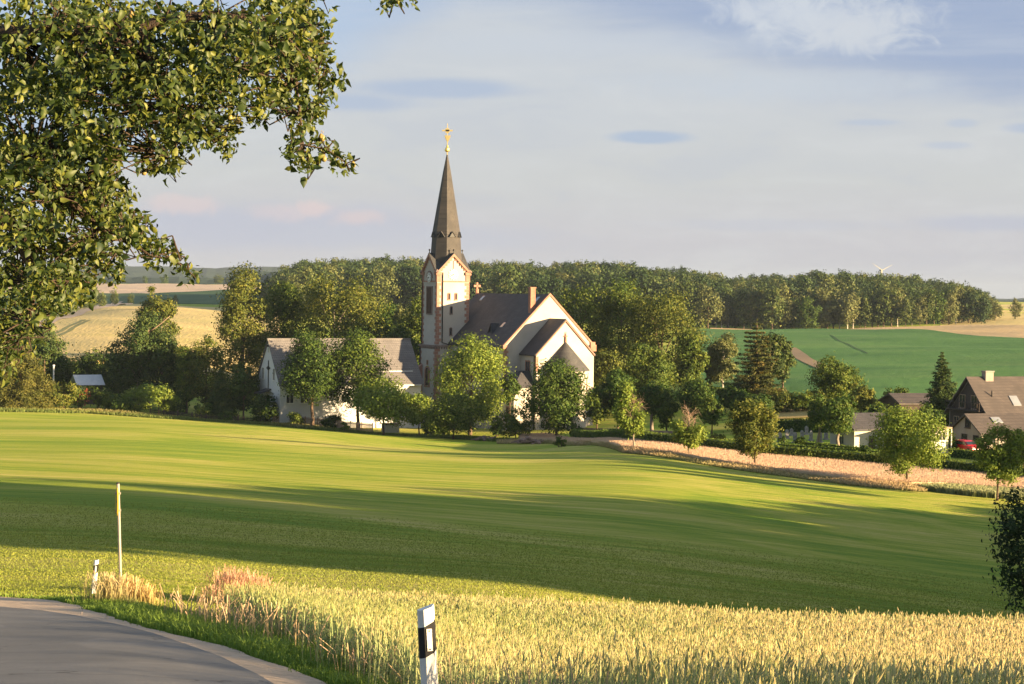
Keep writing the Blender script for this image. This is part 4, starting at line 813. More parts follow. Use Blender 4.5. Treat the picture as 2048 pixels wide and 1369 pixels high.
def along(pts, step):     # points in image space on the ground -> evenly spaced world points
    P = [hit(*p, 60, 4000) for p in pts]; P = np.array([[p.x, p.y] for p in P]); d = np.r_[0, np.cumsum(np.hypot(*np.diff(P, axis=0).T))]
    n = max(2, int(d[-1] / step)); t = np.linspace(0, d[-1], n + 1); return np.interp(t, d, P[:, 0]), np.interp(t, d, P[:, 1])
def picket(name, label, pts, h=1.35, wm='wood', gap=.16):
    X, Y = along(pts, 2.4); rt = thing(name, label, 'fence', (X[0], Y[0], g1(X[0], Y[0]))); ox, oy, oz = rt.location
    for i in range(len(X) - 1):
        p = MB(); z0, z1 = g1(X[i], Y[i]), g1(X[i + 1], Y[i + 1]); dx_, dy_ = X[i + 1] - X[i], Y[i + 1] - Y[i]; L = math.hypot(dx_, dy_); k = int(L / gap)
        for j in range(k):
            t = (j + .5) / k; x, y, z = X[i] + dx_ * t - ox, Y[i] + dy_ * t - oy, z0 + (z1 - z0) * t - oz; e = random.uniform(-.04, .04); p.box(x - .04, x + .04, y - .055, y - .03, z + .08, z + h + e)
        for zz in (.35, h - .3):
            p.hexa([(X[i] - ox, Y[i] - oy - .03, z0 - oz + zz), (X[i + 1] - ox, Y[i + 1] - oy - .03, z1 - oz + zz), (X[i + 1] - ox, Y[i + 1] - oy + .02, z1 - oz + zz), (X[i] - ox, Y[i] - oy + .02, z0 - oz + zz), (X[i] - ox, Y[i] - oy - .03, z0 - oz + zz + .09), (X[i + 1] - ox, Y[i + 1] - oy - .03, z1 - oz + zz + .09), (X[i + 1] - ox, Y[i + 1] - oy + .02, z1 - oz + zz + .09), (X[i] - ox, Y[i] - oy + .02, z0 - oz + zz + .09)])
        p.build('picket_panel', M[wm], rt)
    for i in range(len(X)):
        z = g1(X[i], Y[i]) - oz; p = MB(); p.box(X[i] - ox - .07, X[i] - ox + .07, Y[i] - oy, Y[i] - oy + .14, z - .3, z + h + .12); p.build('fence_post', M[wm], rt)
random.seed(3)
picket('picket_fence', 'pinkish weathered picket fence in front of the white hall', [(545, 849), (620, 853), (745, 866)])
picket('garden_fence', 'low brown garden fence under the shrubs left of the hall', [(300, 829), (420, 842), (540, 848)], .9, 'wooddark', .22)

def tombstone(x, y, h, w_, kind, label):
    g = g1(x, y); rt = thing('gravestone', label, 'gravestone', (x, y, g), math.radians(random.uniform(5, 30)), 'gravestones in the cemetery')
    b = MB(); b.box(-w_ / 2 - .12, w_ / 2 + .12, -.18, .2, -.2, .16); b.build('base', M['stone'], rt)
    s = MB(); pts = [(-w_ / 2, -.08, .15), (w_ / 2, -.08, .15), (w_ / 2, -.08, h * .8)] + [(w_ / 2 * math.cos(t), -.08, h * .8 + h * .2 * math.sin(t)) for t in (math.pi * .25, math.pi * .5, math.pi * .75)] + [(-w_ / 2, -.08, h * .8)]
    s.prism(pts, (0, .18, 0)); s.build('stone', M['stone'], rt)
gs = [(1548, 871), (1560, 878), (1574, 872), (1590, 880), (1604, 872), (1622, 876), (1640, 880), (1652, 874), (1583, 866), (1613, 864)]
gl_ = ['tall pale gravestone at the left end of the cemetery rows', 'small pale gravestone second from the left in the cemetery', 'narrow gravestone third from the left in the cemetery', 'gravestone fourth from the left, close to the front row', 'gravestone in the middle of the cemetery group', 'front gravestone just right of the dark clipped globe', 'front gravestone left of the pair of clipped limes', 'rightmost gravestone beside the pair of clipped limes', 'back row gravestone against the dark hedge, left one', 'back row gravestone against the dark hedge, right one']
for i, (px, py) in enumerate(gs):
    p = hit(px, py + 6, 150, 400); tombstone(p.x, p.y, random.uniform(.9, 1.3), random.uniform(.35, .55), 0, gl_[i])

def turbine():
    Y = 2600.; t = W(1762, 541, Y); g = g1(t.x, Y) - 2; rt = thing('wind_turbine', 'pale wind turbine whose blades just show over the wood', 'wind turbine', (t.x, Y, g), math.radians(20)); h = t.z - g
    m_ = MB(); m_.tube([(0, 0, 0), (0, 0, h)], [1.6, .9], 10); m_.build('mast', M['turbine'], rt); m_ = MB(); m_.box(-1, 1, -2.5, 3, h - 1, h + 1.1); m_.build('nacelle', M['turbine'], rt)
    for a in (26, 148, 270):
        t_ = math.radians(a); d = Vector((math.cos(t_), 0, math.sin(t_))); p = Vector((-d.z, 0, d.x)); c = Vector((0, -3, h)); m_ = MB(); a0, a1, a2 = c + d * 1, c + d * 4, c + d * 17
        m_.prism([tuple(a0 - p * .4), tuple(a0 + p * .4), tuple(a1 + p * .4), tuple(a2 + p * .12), tuple(a2 - p * .12), tuple(a1 - p * .35)], (0, .3, 0)); m_.build('blade', M['turbine'], rt)
turbine()
#---PART3---
# ------------------------------------------------------------------ foliage generators
def unit(v): return v / np.maximum(np.linalg.norm(v, axis=1, keepdims=True), 1e-9)
def leaf_quads(c, n, size, rg, asp=.55, up=0.0):
    """diamond leaves at c with normals n, half-length size"""
    k = len(c); r = unit(rg.normal(size=(k, 3)) + np.array([0, 0, -up])); a = unit(np.cross(n, r)); b = np.cross(n, a)
    s = (size * rg.uniform(.6, 1.35, k))[:, None]
    a = a * s; b = b * s * asp; fold = n * s * .18
    v = np.stack([c - a, c + b + fold, c + a, c - b + fold], 1).reshape(-1, 3); f = np.arange(4 * k).reshape(k, 4); return v, f
def blob_points(blobs, nleaf, rg, clump=.3, per=22, shell=.55):
    """leaf centres gathered in sprays that sit in the outer part of a set of ellipsoids"""
    B = np.array(blobs, float); wgt = (B[:, 3] * B[:, 4] + B[:, 3] * B[:, 5] + B[:, 4] * B[:, 5]); wgt /= wgt.sum()
    nc = max(8, nleaf // per); w = rg.choice(len(B), nc, p=wgt); d = unit(rg.normal(size=(nc, 3)))
    rad = shell + (1 - shell) * rg.random(nc) ** .6; rad *= 1 + rg.normal(0, .06, nc)
    cc_ = B[w, :3] + d * B[w, 3:6] * rad[:, None]; R_ = B[w, 3:6].mean(1)
    i = np.repeat(np.arange(nc), per); off = rg.normal(size=(nc * per, 3)) * np.array([1, 1, .7]) * (clump * rg.uniform(.6, 1.4, nc))[i, None]
    p = cc_[i] + off; n = unit(d[i] * .9 + unit(off) * .7 + rg.normal(size=p.shape) * .55 + np.array([0, 0, .25]))
    t = np.clip(rg.normal(.5, .19, nc)[i] + rg.normal(0, .12, len(i)), 0, 1); return p, n, t, cc_
def lumps(rx, rz, z0, k, rg, lump=.42, ry=None, egg=0.0, spread=.72):
    """main ellipsoid and k lobes round it, crown centre at z0"""
    ry = ry or rx; out = [(0, 0, z0, rx * .80, ry * .80, rz * .82)]
    for i in range(k):
        d = rg.normal(size=3); d /= np.linalg.norm(d); s = spread * rg.uniform(.8, 1.08); zz = d[2] * rz * s; wdt = 1 - egg * (d[2])
        r = lump * rg.uniform(.65, 1.2); out.append((d[0] * rx * s * wdt, d[1] * ry * s * wdt, z0 + zz, rx * r, ry * r, min(rz, rx * 1.3) * r))
    return out
def trunk_mesh(H, r0, zc, lims, rg, n=7, lean=0.0, top=.75):
    mb = MB(); k = 7; ax = [(rg.normal(0, r0 * .25) * (i > 0) + lean * i / k, rg.normal(0, r0 * .25) * (i > 0), -.25 + (H * top + .25) * i / k) for i in range(k + 1)]
    rad = [r0 * 1.25] + [max(r0 * (1 - .85 * i / k), .03) for i in range(1, k + 1)]; mb.tube(ax, rad, n)
    for (x, y, z) in lims:
        zb = max(min(z * rg.uniform(.5, .72), H * top * .95), zc); t = (zb + .25) / (H * top + .25); j = min(int(t * k), k - 1); b = Vector(ax[j]).lerp(Vector(ax[j + 1]), t * k - j)
        m1 = b.lerp(Vector((x, y, z)), .5) + Vector((0, 0, .12 * H * rg.uniform(-.3, .6))); mb.tube([b, m1, Vector((x, y, z))], [r0 * .45 * (1 - t * .6), r0 * .25 * (1 - t * .5), .025], 5, cap=False)
    return mb
SEED = [100]
def build_tree(name, label, cat, loc, blobs, H, r0, zc, leafm, barkm, nleaf, size, clump=.3, per=22, group=None, rz=0, lean=0.0, shell=.55, up=0., asp=.55, extra=None, top=.75):
    SEED[0] += 1; rg = np.random.default_rng(SEED[0])
    rt = thing(name, label, cat, loc, rz, group)
    p, n, t, cl = blob_points(blobs, nleaf, rg, clump, per, shell); v, f = leaf_quads(p, n, size, rg, asp, up)
    tint = np.repeat(t, 4); np_mesh('crown', v, f, leafm, rt, tint=tint)
    lim = [b[:3] for b in blobs[1:]][:14]; mb = trunk_mesh(H, r0, zc, lim, rg, lean=lean, top=top); mb.build('trunk', barkm, rt, True)
    if extra: extra(rt, rg)
    return rt
def tree(label, px, py, Y, pyt, pyb, pxw, kind='mid', name='tree', k=14, dens=1.0, egg=0.0, lump=.42, seed=None, group=None, py_is_depth=True, lean=0, cx=0., spread=.72, bark='bark', r0=None, size=None, clump=None, shell=.55, cat='tree', extra=None, top=.75):
    """trunk foot at px (ground under it at depth Y), crown top / bottom / full width given in photo pixels"""
    x = (px - CX) / F * Y; x = W(px, py, Y).x; g = g1(x, Y); sc_ = Y / F
    zt = W(px, pyt, Y).z - g; zb = W(px, pyb, Y).z - g; rx = pxw / 2 * sc_; rz = (zt - zb) / 2; z0 = (zt + zb) / 2
    SEED[0] += 1; rg = np.random.default_rng(SEED[0] * 7 if seed is None else seed)
    if kind == 'lime': rz *= .9; z0 += rz * .1
    lf = {'mid': 'leaf_mid', 'dark': 'leaf_dark', 'warm': 'leaf_warm', 'bright': 'leaf_bright', 'lime': 'leaf_lime', 'larch': 'larch', 'black': 'leaf_black', 'hedge': 'hedge', 'wood': 'leaf_wood', 'woodl': 'leaf_wood_light', 'needle': 'needle'}[kind]
    size = size or max(.11, Y * .00062); sf = .88 if lump >= .5 else 1.0
    B = lumps(rx * 1.02 * sf, rz * sf, z0, k, rg, lump, egg=egg, spread=spread); B = [(b[0] + cx * sc_, *b[1:]) for b in B]
    area = 4 * (rx * rz) * 3.1416; n = int(area * dens * 1.6 / (size * size * .8)); n = min(max(n, 500), 17000)
    return build_tree(name, label, cat, (x, Y, g), B, zt, r0 or max(.1, zt * .02), max(zb, .3), M[lf], M[bark], n, size, clump or max(.16, rx * .12), group=group, lean=lean, shell=shell, extra=extra, top=top, rz=0)
def conifer(label, px, py, Y, pyt, pyb, pxw, leafm='needle', name='spruce_tree', droop=.25, dens=1.0, seed=1, power=.85, ragged=.18, group=None, low=.06, fluff=1., step=.36, bark='bark', cat='tree', layers=None, lean=0.):
    x = W(px, py, Y).x; g = g1(x, Y); sc_ = Y / F; H = W(px, pyt, Y).z - g; zb = max(W(px, pyb, Y).z - g, .2); R0 = pxw / 2 * sc_
    rg = np.random.default_rng(seed); rt = thing(name, label, cat, (x, Y, g), 0, group); C_, N_, T_ = [], [], []; nl = layers or max(12, int((H - zb) / step)); size = max(.1, Y * .00055)
    bm_ = MB(); bm_.tube([(0, 0, -.2), (lean * .5, 0, H * .5), (lean, 0, H * .98)], [H * .018 + .04, H * .011 + .02, .02], 7)
    for i in range(nl):
        t = i / (nl - 1); z = zb + (H - zb) * t; r = R0 * (1 - t) ** power + .12; nb_ = max(5, int(11 - 5 * t)); a0 = rg.random() * 6.28
        for j in range(nb_):
            a = a0 + j * 6.283 / nb_ + rg.normal(0, .12); rr = r * (1 + rg.normal(0, ragged)); m = max(6, int(rr / size * 7 * dens)); s = rg.random(m) ** .7
            dr = -droop * rr * s + .12 * rr * s * s; wdt = .34 * rr * (1 - s * .7) * fluff + .12 * fluff
            q = np.c_[np.cos(a) * rr * s, np.sin(a) * rr * s, z + dr] + rg.normal(size=(m, 3)) * np.array([1, 1, .6]) * wdt[:, None] * .6; q[:, 0] += lean * t
            C_.append(q); N_.append(unit(rg.normal(size=(m, 3)) * .6 + np.array([np.cos(a) * .5, np.sin(a) * .5, .6]))); T_.append(np.clip(rg.normal(.45, .15) + s * .15 + rg.normal(0, .1, m), 0, 1))
            if i % 3 == 0: bm_.tube([(lean * t, 0, z), (np.cos(a) * rr * .6 + lean * t, np.sin(a) * rr * .6, z - droop * rr * .5)], [.04, .015], 4, cap=False)
    p = np.concatenate(C_); v, f = leaf_quads(p, np.concatenate(N_), size, rg, .45); np_mesh('crown', v, f, M[leafm], rt, tint=np.repeat(np.concatenate(T_), 4)); bm_.build('trunk', M[bark], rt, True); return rt
def bush(label, px, py, Y, pyt, pxw, kind='mid', name='shrub', dens=1.0, seed=None, k=9, depth=None, group=None, cat='shrub', flowers=None, lump=.45):
    """foliage to the ground with a few stems"""
    x = W(px, py, Y).x; g = g1(x, Y); sc_ = Y / F; H = W(px, pyt, Y).z - g; rx = pxw / 2 * sc_; SEED[0] += 1; rg = np.random.default_rng(SEED[0] * 11)
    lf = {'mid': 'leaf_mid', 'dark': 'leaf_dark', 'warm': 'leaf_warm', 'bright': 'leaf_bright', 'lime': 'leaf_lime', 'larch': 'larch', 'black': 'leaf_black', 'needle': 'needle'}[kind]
    B = [(0, 0, H * .45, rx * .8, (depth or rx) * .8, H * .5)]
    for i in range(k):
        a = rg.random() * 6.28; q = rg.uniform(.4, .8); B.append((np.cos(a) * rx * q, np.sin(a) * (depth or rx) * q, H * rg.uniform(.2, .78), rx * lump * rg.uniform(.6, 1.1), (depth or rx) * lump, H * .28 * rg.uniform(.7, 1.2)))
    size = max(.07, Y * .0006); n = int(min(9000, 4 * rx * H * 2.2 * dens / (size * size * .8)))
    rt = thing(name, label, cat, (x, Y, g), 0, group); p, nn, t, _ = blob_points(B, n, rg, max(.12, rx * .12)); p[:, 2] = np.abs(p[:, 2]); v, f = leaf_quads(p, nn, size, rg); np_mesh('foliage', v, f, M[lf], rt, tint=np.repeat(t, 4))
    mb = MB()
    for b in B[1:5]: mb.tube([(b[0] * .2, b[1] * .2, -.1), (b[0] * .6, b[1] * .6, b[2] * .5), (b[0], b[1], b[2])], [.06, .045, .02], 5, cap=False)
    mb.build('stem', M['bark'], rt)
    if flowers:
        m = 22; d = unit(rg.normal(size=(m, 3)) + np.array([.3, -.8, .1])); q = d * np.array([rx * .9, rx * .9, H * .45]) + np.array([0, 0, H * .5]); q = np.repeat(q, 4, 0) + rg.normal(0, .14, (m * 4, 3)); v, f = leaf_quads(q, unit(rg.normal(size=q.shape) + np.array([0, -1, 0])), .11, rg, .8); np_mesh('blossom', v, f, M['redflower'], rt, tint=rg.random(len(v)))
    return rt

# ------------------------------------------------------------------ trees round the church and the hall
tree('tall dense dark tree with pointed top rising left of the hall roof', 484, 800, 338, 510, 792, 122, 'warm', k=22, egg=.25, lump=.36, seed=11, dens=1.1)
tree('broad green tree between the tall pointed tree and the spreading one', 566, 760, 352, 566, 735, 96, 'mid', k=14, seed=12)
def oakbits(rt, rg): pass
tree('spreading golden-lit tree behind the middle of the hall roof', 668, 770, 346, 553, 712, 186, 'warm', k=24, lump=.30, seed=13, spread=.85, dens=.85, bark='barkgrey')
tree('low dark tree behind the right end of the hall', 742, 770, 342, 655, 760, 72, 'dark', k=10, seed=141)
tree('slim pale tree rising behind the hall to the left of the tower', 800, 760, 372, 588, 740, 44, 'woodl', k=9, seed=14, lump=.5)
tree('dark tall tree in the gap behind the right roof end of the hall', 768, 765, 378, 600, 750, 90, 'dark', k=12, seed=143)
tree('dark bushy tree directly behind the church tower', 838, 790, 352, 575, 780, 92, 'mid', k=18, seed=15)
tree('dark tree filling the gap between hall and tower', 800, 800, 340, 640, 795, 70, 'dark', k=10, seed=16)
tree('dark chestnut in front of the left part of the hall', 624, 829, 297, 658, 816, 126, 'dark', k=20, lump=.34, seed=17, egg=.3, dens=1.15)
tree('two-toned bushy tree in front of the middle of the hall', 716, 832, 299, 662, 820, 148, 'mid', k=20, lump=.36, seed=18, egg=.2)
tree('young bright green apple tree at the meadow edge beside the fence', 767, 870, 285, 757, 848, 126, 'bright', name='apple_tree', k=16, lump=.36, seed=19, dens=.9, spread=.8)
tree('small bright green tree leaning out right of the bright apple tree', 838, 868, 287, 785, 852, 74, 'bright', name='apple_tree', k=9, seed=20, dens=.9)
tree('low spreading dark apple tree on the meadow below the tower', 907, 881, 279, 790, 862, 124, 'mid', name='apple_tree', k=16, lump=.36, seed=21, dens=.85, spread=.85)
tree('big light green chestnut in front of the church nave', 940, 862, 293, 668, 852, 138, 'bright', name='chestnut_tree', k=30, lump=.32, seed=22, egg=.1, dens=1.25, spread=.8)
tree('narrow dark tree against the wall beside the low sacristy', 1019, 845, 300, 740, 812, 42, 'dark', k=7, seed=23)
tree('small grey-green apple tree beside the pile of stones', 1031, 880, 276, 816, 866, 78, 'mid', name='apple_tree', k=12, seed=24, dens=.7, spread=.85)
tree('large dark chestnut in front of the choir and apse', 1112, 884, 272, 716, 868, 126, 'dark', name='chestnut_tree', k=26, lump=.34, seed=25, dens=1.2, egg=.1)
tree('small round green tree at the right foot of the church', 1194, 862, 283, 768, 842, 62, 'mid', k=9, seed=26)
tree('clipped dark lime tree closest to the church', 1236, 866, 282, 740, 842, 70, 'lime', name='lime_tree', k=8, seed=27, lump=.5, dens=1.2, group='clipped lime trees')
tree('clipped dark lime tree next to the thick pale trunk', 1303, 874, 274, 752, 852, 66, 'lime', name='lime_tree', k=8, seed=28, lump=.5, dens=1.2, group='clipped lime trees', r0=.32, bark='barkgrey')
tree('lighter small lime tree right beside the clipped one', 1333, 872, 271, 772, 858, 50, 'mid', name='lime_tree', k=8, seed=29, lump=.5)
tree('rounded lime tree behind the half-bare young tree', 1390, 872, 268, 757, 845, 80, 'lime', name='lime_tree', k=9, seed=30, lump=.5, dens=1.2, group='clipped lime trees')
tree('light green young lime with a thin trunk on the cemetery path', 1424, 878, 262, 788, 858, 52, 'mid', name='lime_tree', k=8, seed=31)
tree('dark clipped lime tree at the left edge of the spruce', 1468, 872, 268, 768, 852, 66, 'lime', name='lime_tree', k=8, seed=32, lump=.5, dens=1.2, group='clipped lime trees')
tree('dark rounded tree under the bronze-coned spruce', 1514, 870, 262, 782, 858, 66, 'lime', name='lime_tree', k=8, seed=33, lump=.5)
def dead_top(rt, rg):
    mb = MB(); H = rt['_h']; 
    for i in range(46):
        a = rg.random() * 6.28; z = H * rg.uniform(.36, .82); l = H * rg.uniform(.10, .26); q = Vector((math.cos(a) * l * .75, math.sin(a) * l * .75, z + l * rg.uniform(.3, 1.1)))
        b = Vector((0, 0, z)); m1 = b.lerp(q, .5) + Vector((0, 0, l * .1)); mb.tube([b, m1, q], [.024, .016, .008], 4, cap=False)
        for s in range(3): e = b.lerp(q, rg.uniform(.4, .9)); mb.tube([e, e + Vector(rg.normal(size=3)) * .3 * l], [.010, .006], 3, cap=False)
    mb.build('dead_branches', M['deadwood'], rt)
def halfdead(label, px, py, Y, parts, H_py, seed, kind='bright'):
    x = W(px, py, Y).x; g = g1(x, Y); s_ = Y / F; H = W(px, H_py, Y).z - g; rg = np.random.default_rng(seed); rt = thing('young_tree', label, 'tree', (x, Y, g), 0, 'young trees along the meadow path')
    B = [((a - px) * s_, rg.normal(0, .3), W(px, b, Y).z - g, w_ * s_ / 2, w_ * s_ / 2, h * s_ / 2) for a, b, w_, h in parts]; p, n, t, _ = blob_points(B, int(1400 * len(parts) * .6), rg, .22, 14, .2)
    v, f = leaf_quads(p, n, .13, rg); np_mesh('crown', v, f, M['leaf_bright'], rt, tint=np.repeat(t, 4)); trunk_mesh(H, .11, 1.6, [b[:3] for b in B], rg, top=.9).build('trunk', M['barkgrey'], rt, True); rt['_h'] = H; dead_top(rt, rg); del rt['_h']
halfdead('thin young tree with bare twigs on its right side, nearest the church', 1267, 906, 205, [(1246, 796, 26, 40), (1241, 826, 28, 40), (1252, 846, 34, 30), (1268, 858, 36, 28), (1250, 778, 20, 30), (1264, 812, 20, 40), (1276, 838, 22, 40)], 778, 41)
halfdead('half-dead young tree with bare brown crown and green foot', 1377, 921, 199, [(1370, 862, 44, 24), (1388, 870, 46, 26), (1368, 878, 44, 22), (1352, 852, 24, 20), (1398, 858, 24, 16), (1380, 888, 26, 14)], 806, 42)
tree('leafy young tree with yellow-green crown, middle of the path row', 1509, 942, 192, 802, 918, 90, 'warm', name='young_tree', k=16, seed=34, egg=-.1, dens=.95, group='young trees along the meadow path', r0=.13, lump=.4, spread=.8)
tree('largest leafy young tree of the path row, before the cemetery building', 1814, 980, 181, 808, 950, 138, 'bright', name='young_tree', k=20, seed=35, egg=-.1, dens=.95, group='young trees along the meadow path', r0=.13, lump=.36, spread=.82)
tree('leafy young tree at the right end of the path row', 1995, 1006, 172, 840, 966, 88, 'bright', name='young_tree', k=16, seed=36, egg=-.1, dens=.95, group='young trees along the meadow path', r0=.11, lump=.4, spread=.8)
# big trees behind the church, right
tree('broad dark oak rising directly behind the church gable', 1160, 800, 352, 555, 790, 150, 'mid', name='oak_tree', k=28, lump=.32, seed=51, dens=1.0, spread=.8)
tree('tall dark oak in the middle of the grove behind the church', 1240, 800, 350, 560, 795, 150, 'mid', name='oak_tree', k=28, lump=.32, seed=52, dens=1.0, spread=.8)
tree('wide dark oak forming the right flank of the grove', 1322, 800, 345, 578, 795, 166, 'warm', name='oak_tree', k=28, lump=.32, seed=53, spread=.82, dens=1.0)
tree('dark leafy tree at the right foot of the grove', 1378, 800, 338, 645, 800, 60, 'mid', name='oak_tree', k=12, seed=54)
tree('dark understorey tree between church and lime trees', 1205, 820, 325, 690, 812, 90, 'warm', k=12, seed=55); tree('dark understorey tree behind the clipped limes', 1290, 820, 325, 690, 812, 100, 'mid', k=12, seed=56)
tree('pale birch to the left of the bronze spruce', 1445, 790, 350, 662, 772, 66, 'woodl', name='birch_tree', k=14, seed=57, bark='birch', size=.2)
tree('slim grey-green birch at the left edge of the birch group', 1420, 790, 352, 690, 780, 34, 'wood', name='birch_tree', k=8, seed=571)
conifer('tall bronze-coned spruce above the cemetery', 1511, 830, 305, 640, 788, 104, 'needle_warm', droop=.10, seed=58, power=.8, ragged=.25, fluff=.55, step=.62, dens=1.5)
tree('tree with a rounded top behind the bronze spruce', 1540, 790, 340, 652, 770, 62, 'wood', k=9, seed=59); tree('narrow dark tree at the right of the bronze spruce', 1566, 785, 342, 668, 776, 40, 'wood', k=8, seed=60)
tree('round mid-green tree in front of the maize field', 1666, 830, 292, 716, 806, 98, 'mid', k=14, seed=61); tree('bushy tree leaning right of the round green tree', 1722, 835, 280, 768, 826, 48, 'warm', k=8, seed=62)
tree('left one of the pair of clipped dark lime trees', 1637, 892, 228, 788, 880, 56, 'lime', name='lime_tree', k=8, seed=63, lump=.5, dens=1.3, group='clipped lime trees', bark='barkgrey', r0=.22)
tree('right one of the pair of clipped dark lime trees', 1676, 895, 225, 788, 876, 74, 'lime', name='lime_tree', k=9, seed=64, lump=.5, dens=1.3, group='clipped lime trees', bark='barkgrey', r0=.24)
tree('dark clipped tree over the roof of the cemetery building', 1760, 890, 240, 805, 868, 56, 'lime', name='lime_tree', k=8, seed=65, lump=.5, dens=1.2); tree('dark round tree left of the pointed spruce', 1856, 885, 238, 798, 875, 60, 'lime', k=8, seed=66, lump=.5)
conifer('dark pointed spruce between barn and farmhouse', 1882, 860, 256, 706, 842, 80, 'needle', droop=.22, seed=67, power=.85, fluff=.9, step=.38, dens=1.5)
bush('dark green shrub at the right frame edge behind the young tree', 2046, 960, 202, 862, 60, 'dark')
# ---- left group
conifer('drooping golden larch hanging over the left garden', 40, 830, 303, 690, 822, 150, 'larch', 'larch_tree', droop=.35, seed=70, power=.55, dens=.8)
tree('flat-topped dark pine behind the larch', 88, 800, 318, 642, 720, 72, 'needle', name='pine_tree', k=12, seed=71, lump=.4, spread=.9)
tree('dark tree at the left frame edge behind the larch', -20, 815, 312, 660, 810, 90, 'dark', k=10, seed=711)
tree('leafy tree top rising behind the leaning pine', 313, 800, 332, 572, 760, 78, 'warm', k=16, seed=72, lump=.38, spread=.85, bark='barkgrey')
tree('dark spreading pine with a bare curved trunk', 276, 812, 320, 618, 790, 112, 'needle', name='pine_tree', k=18, seed=73, lump=.36, bark='barkgrey', spread=.85, r0=.3)
tree('dark lower pine beside the bare curved trunk', 326, 815, 318, 676, 805, 76, 'needle', name='pine_tree', k=12, seed=74)
def snag():
    Y = 319.; x = W(297, 700, Y).x; g = g1(x, Y); rt = thing('dead_tree', 'bare pale dead branch sticking up out of the dark pine', 'dead tree', (x, Y, g)); s = Y / F; P = lambda a, b: ((a - 297) * s, 0, W(a, b, Y).z - g)
    m_ = MB(); m_.tube([P(300, 840), P(299, 760), P(297, 690), P(297, 655)], [.16, .15, .15, .1], 6); m_.tube([P(298, 664), P(312, 655), P(325, 645), P(340, 632)], [.13, .1, .07, .03], 5); m_.tube([P(298, 686), P(310, 682), P(322, 676)], [.08, .06, .03], 5); m_.tube([P(299, 700), P(312, 700), P(322, 694)], [.08, .06, .03], 5); m_.build('trunk', M['deadwood'], rt, True)
snag()
tree('light olive tree left of the hall gable', 412, 825, 313, 672, 812, 88, 'warm', k=16, seed=75, lump=.36, dens=.85, spread=.85); tree('narrow green tree in front of the tall dark one', 372, 826, 312, 690, 815, 52, 'mid', k=10, seed=76)
conifer('young green spruce left of the hall gable', 441, 835, 307, 738, 830, 58, 'needle', droop=.25, seed=77); tree('dark bushy tree touching the left gable of the hall', 487, 838, 308, 728, 834, 64, 'dark', k=12, seed=78)
bush('leafy shrub between fence and hall under the left chestnut', 590, 843, 300, 822, 40, 'mid'); bush('leafy shrub between fence and hall under the two-toned tree', 668, 846, 300, 826, 44, 'dark')
bush('rounded dark shrub in front of the hall gable', 527, 846, 302, 785, 60, 'dark'); 
tree('small bright green apple tree before the left shrubs', 317, 838, 303, 776, 826, 72, 'bright', name='apple_tree', k=12, seed=79, dens=.8, spread=.85)
for i, (a, b_, Y, t, w_, kd, lb) in enumerate([
    (20, 822, 306, 785, 70, 'mid', 'green shrub at the left frame edge under the larch'), (78, 824, 305, 782, 66, 'mid', 'green shrub left of the reddish shrub'),
    (125, 828, 306, 768, 62, 'warm', 'reddish brown shrub below the metal shed roof'), (205, 826, 308, 780, 56, 'mid', 'mid-green shrub right of the flowering bush'),
    (240, 830, 306, 790, 64, 'dark', 'low dark shrub left of the light green one'), (270, 826, 308, 772, 60, 'bright', 'light green shrub beside the small apple tree'),
    (350, 834, 307, 796, 60, 'dark', 'low dark shrub right of the small apple tree'), (405, 836, 304, 808, 40, 'mid', 'small low shrub behind the garden fence'),
    (95, 812, 328, 706, 90, 'dark', 'dark fruit bush thicket left behind the shed'), (150, 812, 334, 704, 90, 'dark', 'dark fruit bush thicket directly behind the shed'), (205, 812, 334, 700, 80, 'dark', 'dark fruit bush thicket right behind the shed'), (240, 812, 330, 712, 70, 'dark', 'dark fruit bush thicket touching the dark pine'),
    (10, 812, 330, 700, 100, 'dark', 'dark thicket behind the golden larch'),
    (455, 848, 299, 822, 36, 'mid', 'small shrub along the garden fence'), (360, 815, 322, 740, 60, 'dark', 'dark thicket between pine and olive tree'), (450, 820, 322, 740, 60, 'dark', 'dark thicket behind the young spruce')]):
    bush(lb, a, b_, Y, t, w_, kd)
bush('bush with bright red blossom in front of the metal shed', 160, 826, 308, 772, 50, 'mid', flowers=True, name='flowering_bush')
for (a, b_, Y, t, w_, kd, lb) in [(1560, 822, 288, 783, 60, 'warm', 'rounded shrub below the bronze spruce'), (1598, 818, 288, 780, 56, 'mid', 'rounded shrub above the dry slope'), (1632, 812, 290, 778, 50, 'warm', 'rounded shrub at the right end above the dry slope'),
    (862, 866, 290, 834, 40, 'dark', 'dark shrub at the foot of the tower'), (885, 862, 292, 820, 50, 'mid', 'green shrub between the apple trees and the tower'), (992, 868, 288, 838, 30, 'dark', 'low shrub between chestnut and sacristy'),
    (1120, 892, 240, 872, 20, 'mid', 'tiny shrub on the grass below the dark chestnut'), (1436, 892, 230, 868, 34, 'warm', 'brownish round shrub at the cemetery path'), (1600, 893, 226, 874, 22, 'dark', 'dark clipped globe in front of the gravestones'), (1565, 890, 229, 872, 16, 'dark', 'tiny dark clipped shrub among the gravestones'),
    (1720, 910, 216, 890, 40, 'dark', 'low dark shrub beside the cemetery building'), (1906, 905, 224, 862, 26, 'dark', 'dark shrub between garage and red car'), (2020, 930, 213, 900, 50, 'mid', 'low shrub in front of the farm annex'),
    (1150, 876, 276, 846, 30, 'dark', 'low shrub at the right foot of the dark chestnut'), (690, 862, 290, 842, 14, 'bright', 'single small sapling bush at the picket fence'),
    (1790, 800, 300, 775, 60, 'mid', 'rounded shrub at the near edge of the maize field'), (1735, 822, 290, 792, 50, 'mid', 'shrub between round green tree and barn')]:
    bush(lb, a, b_, Y, t, w_, kd)
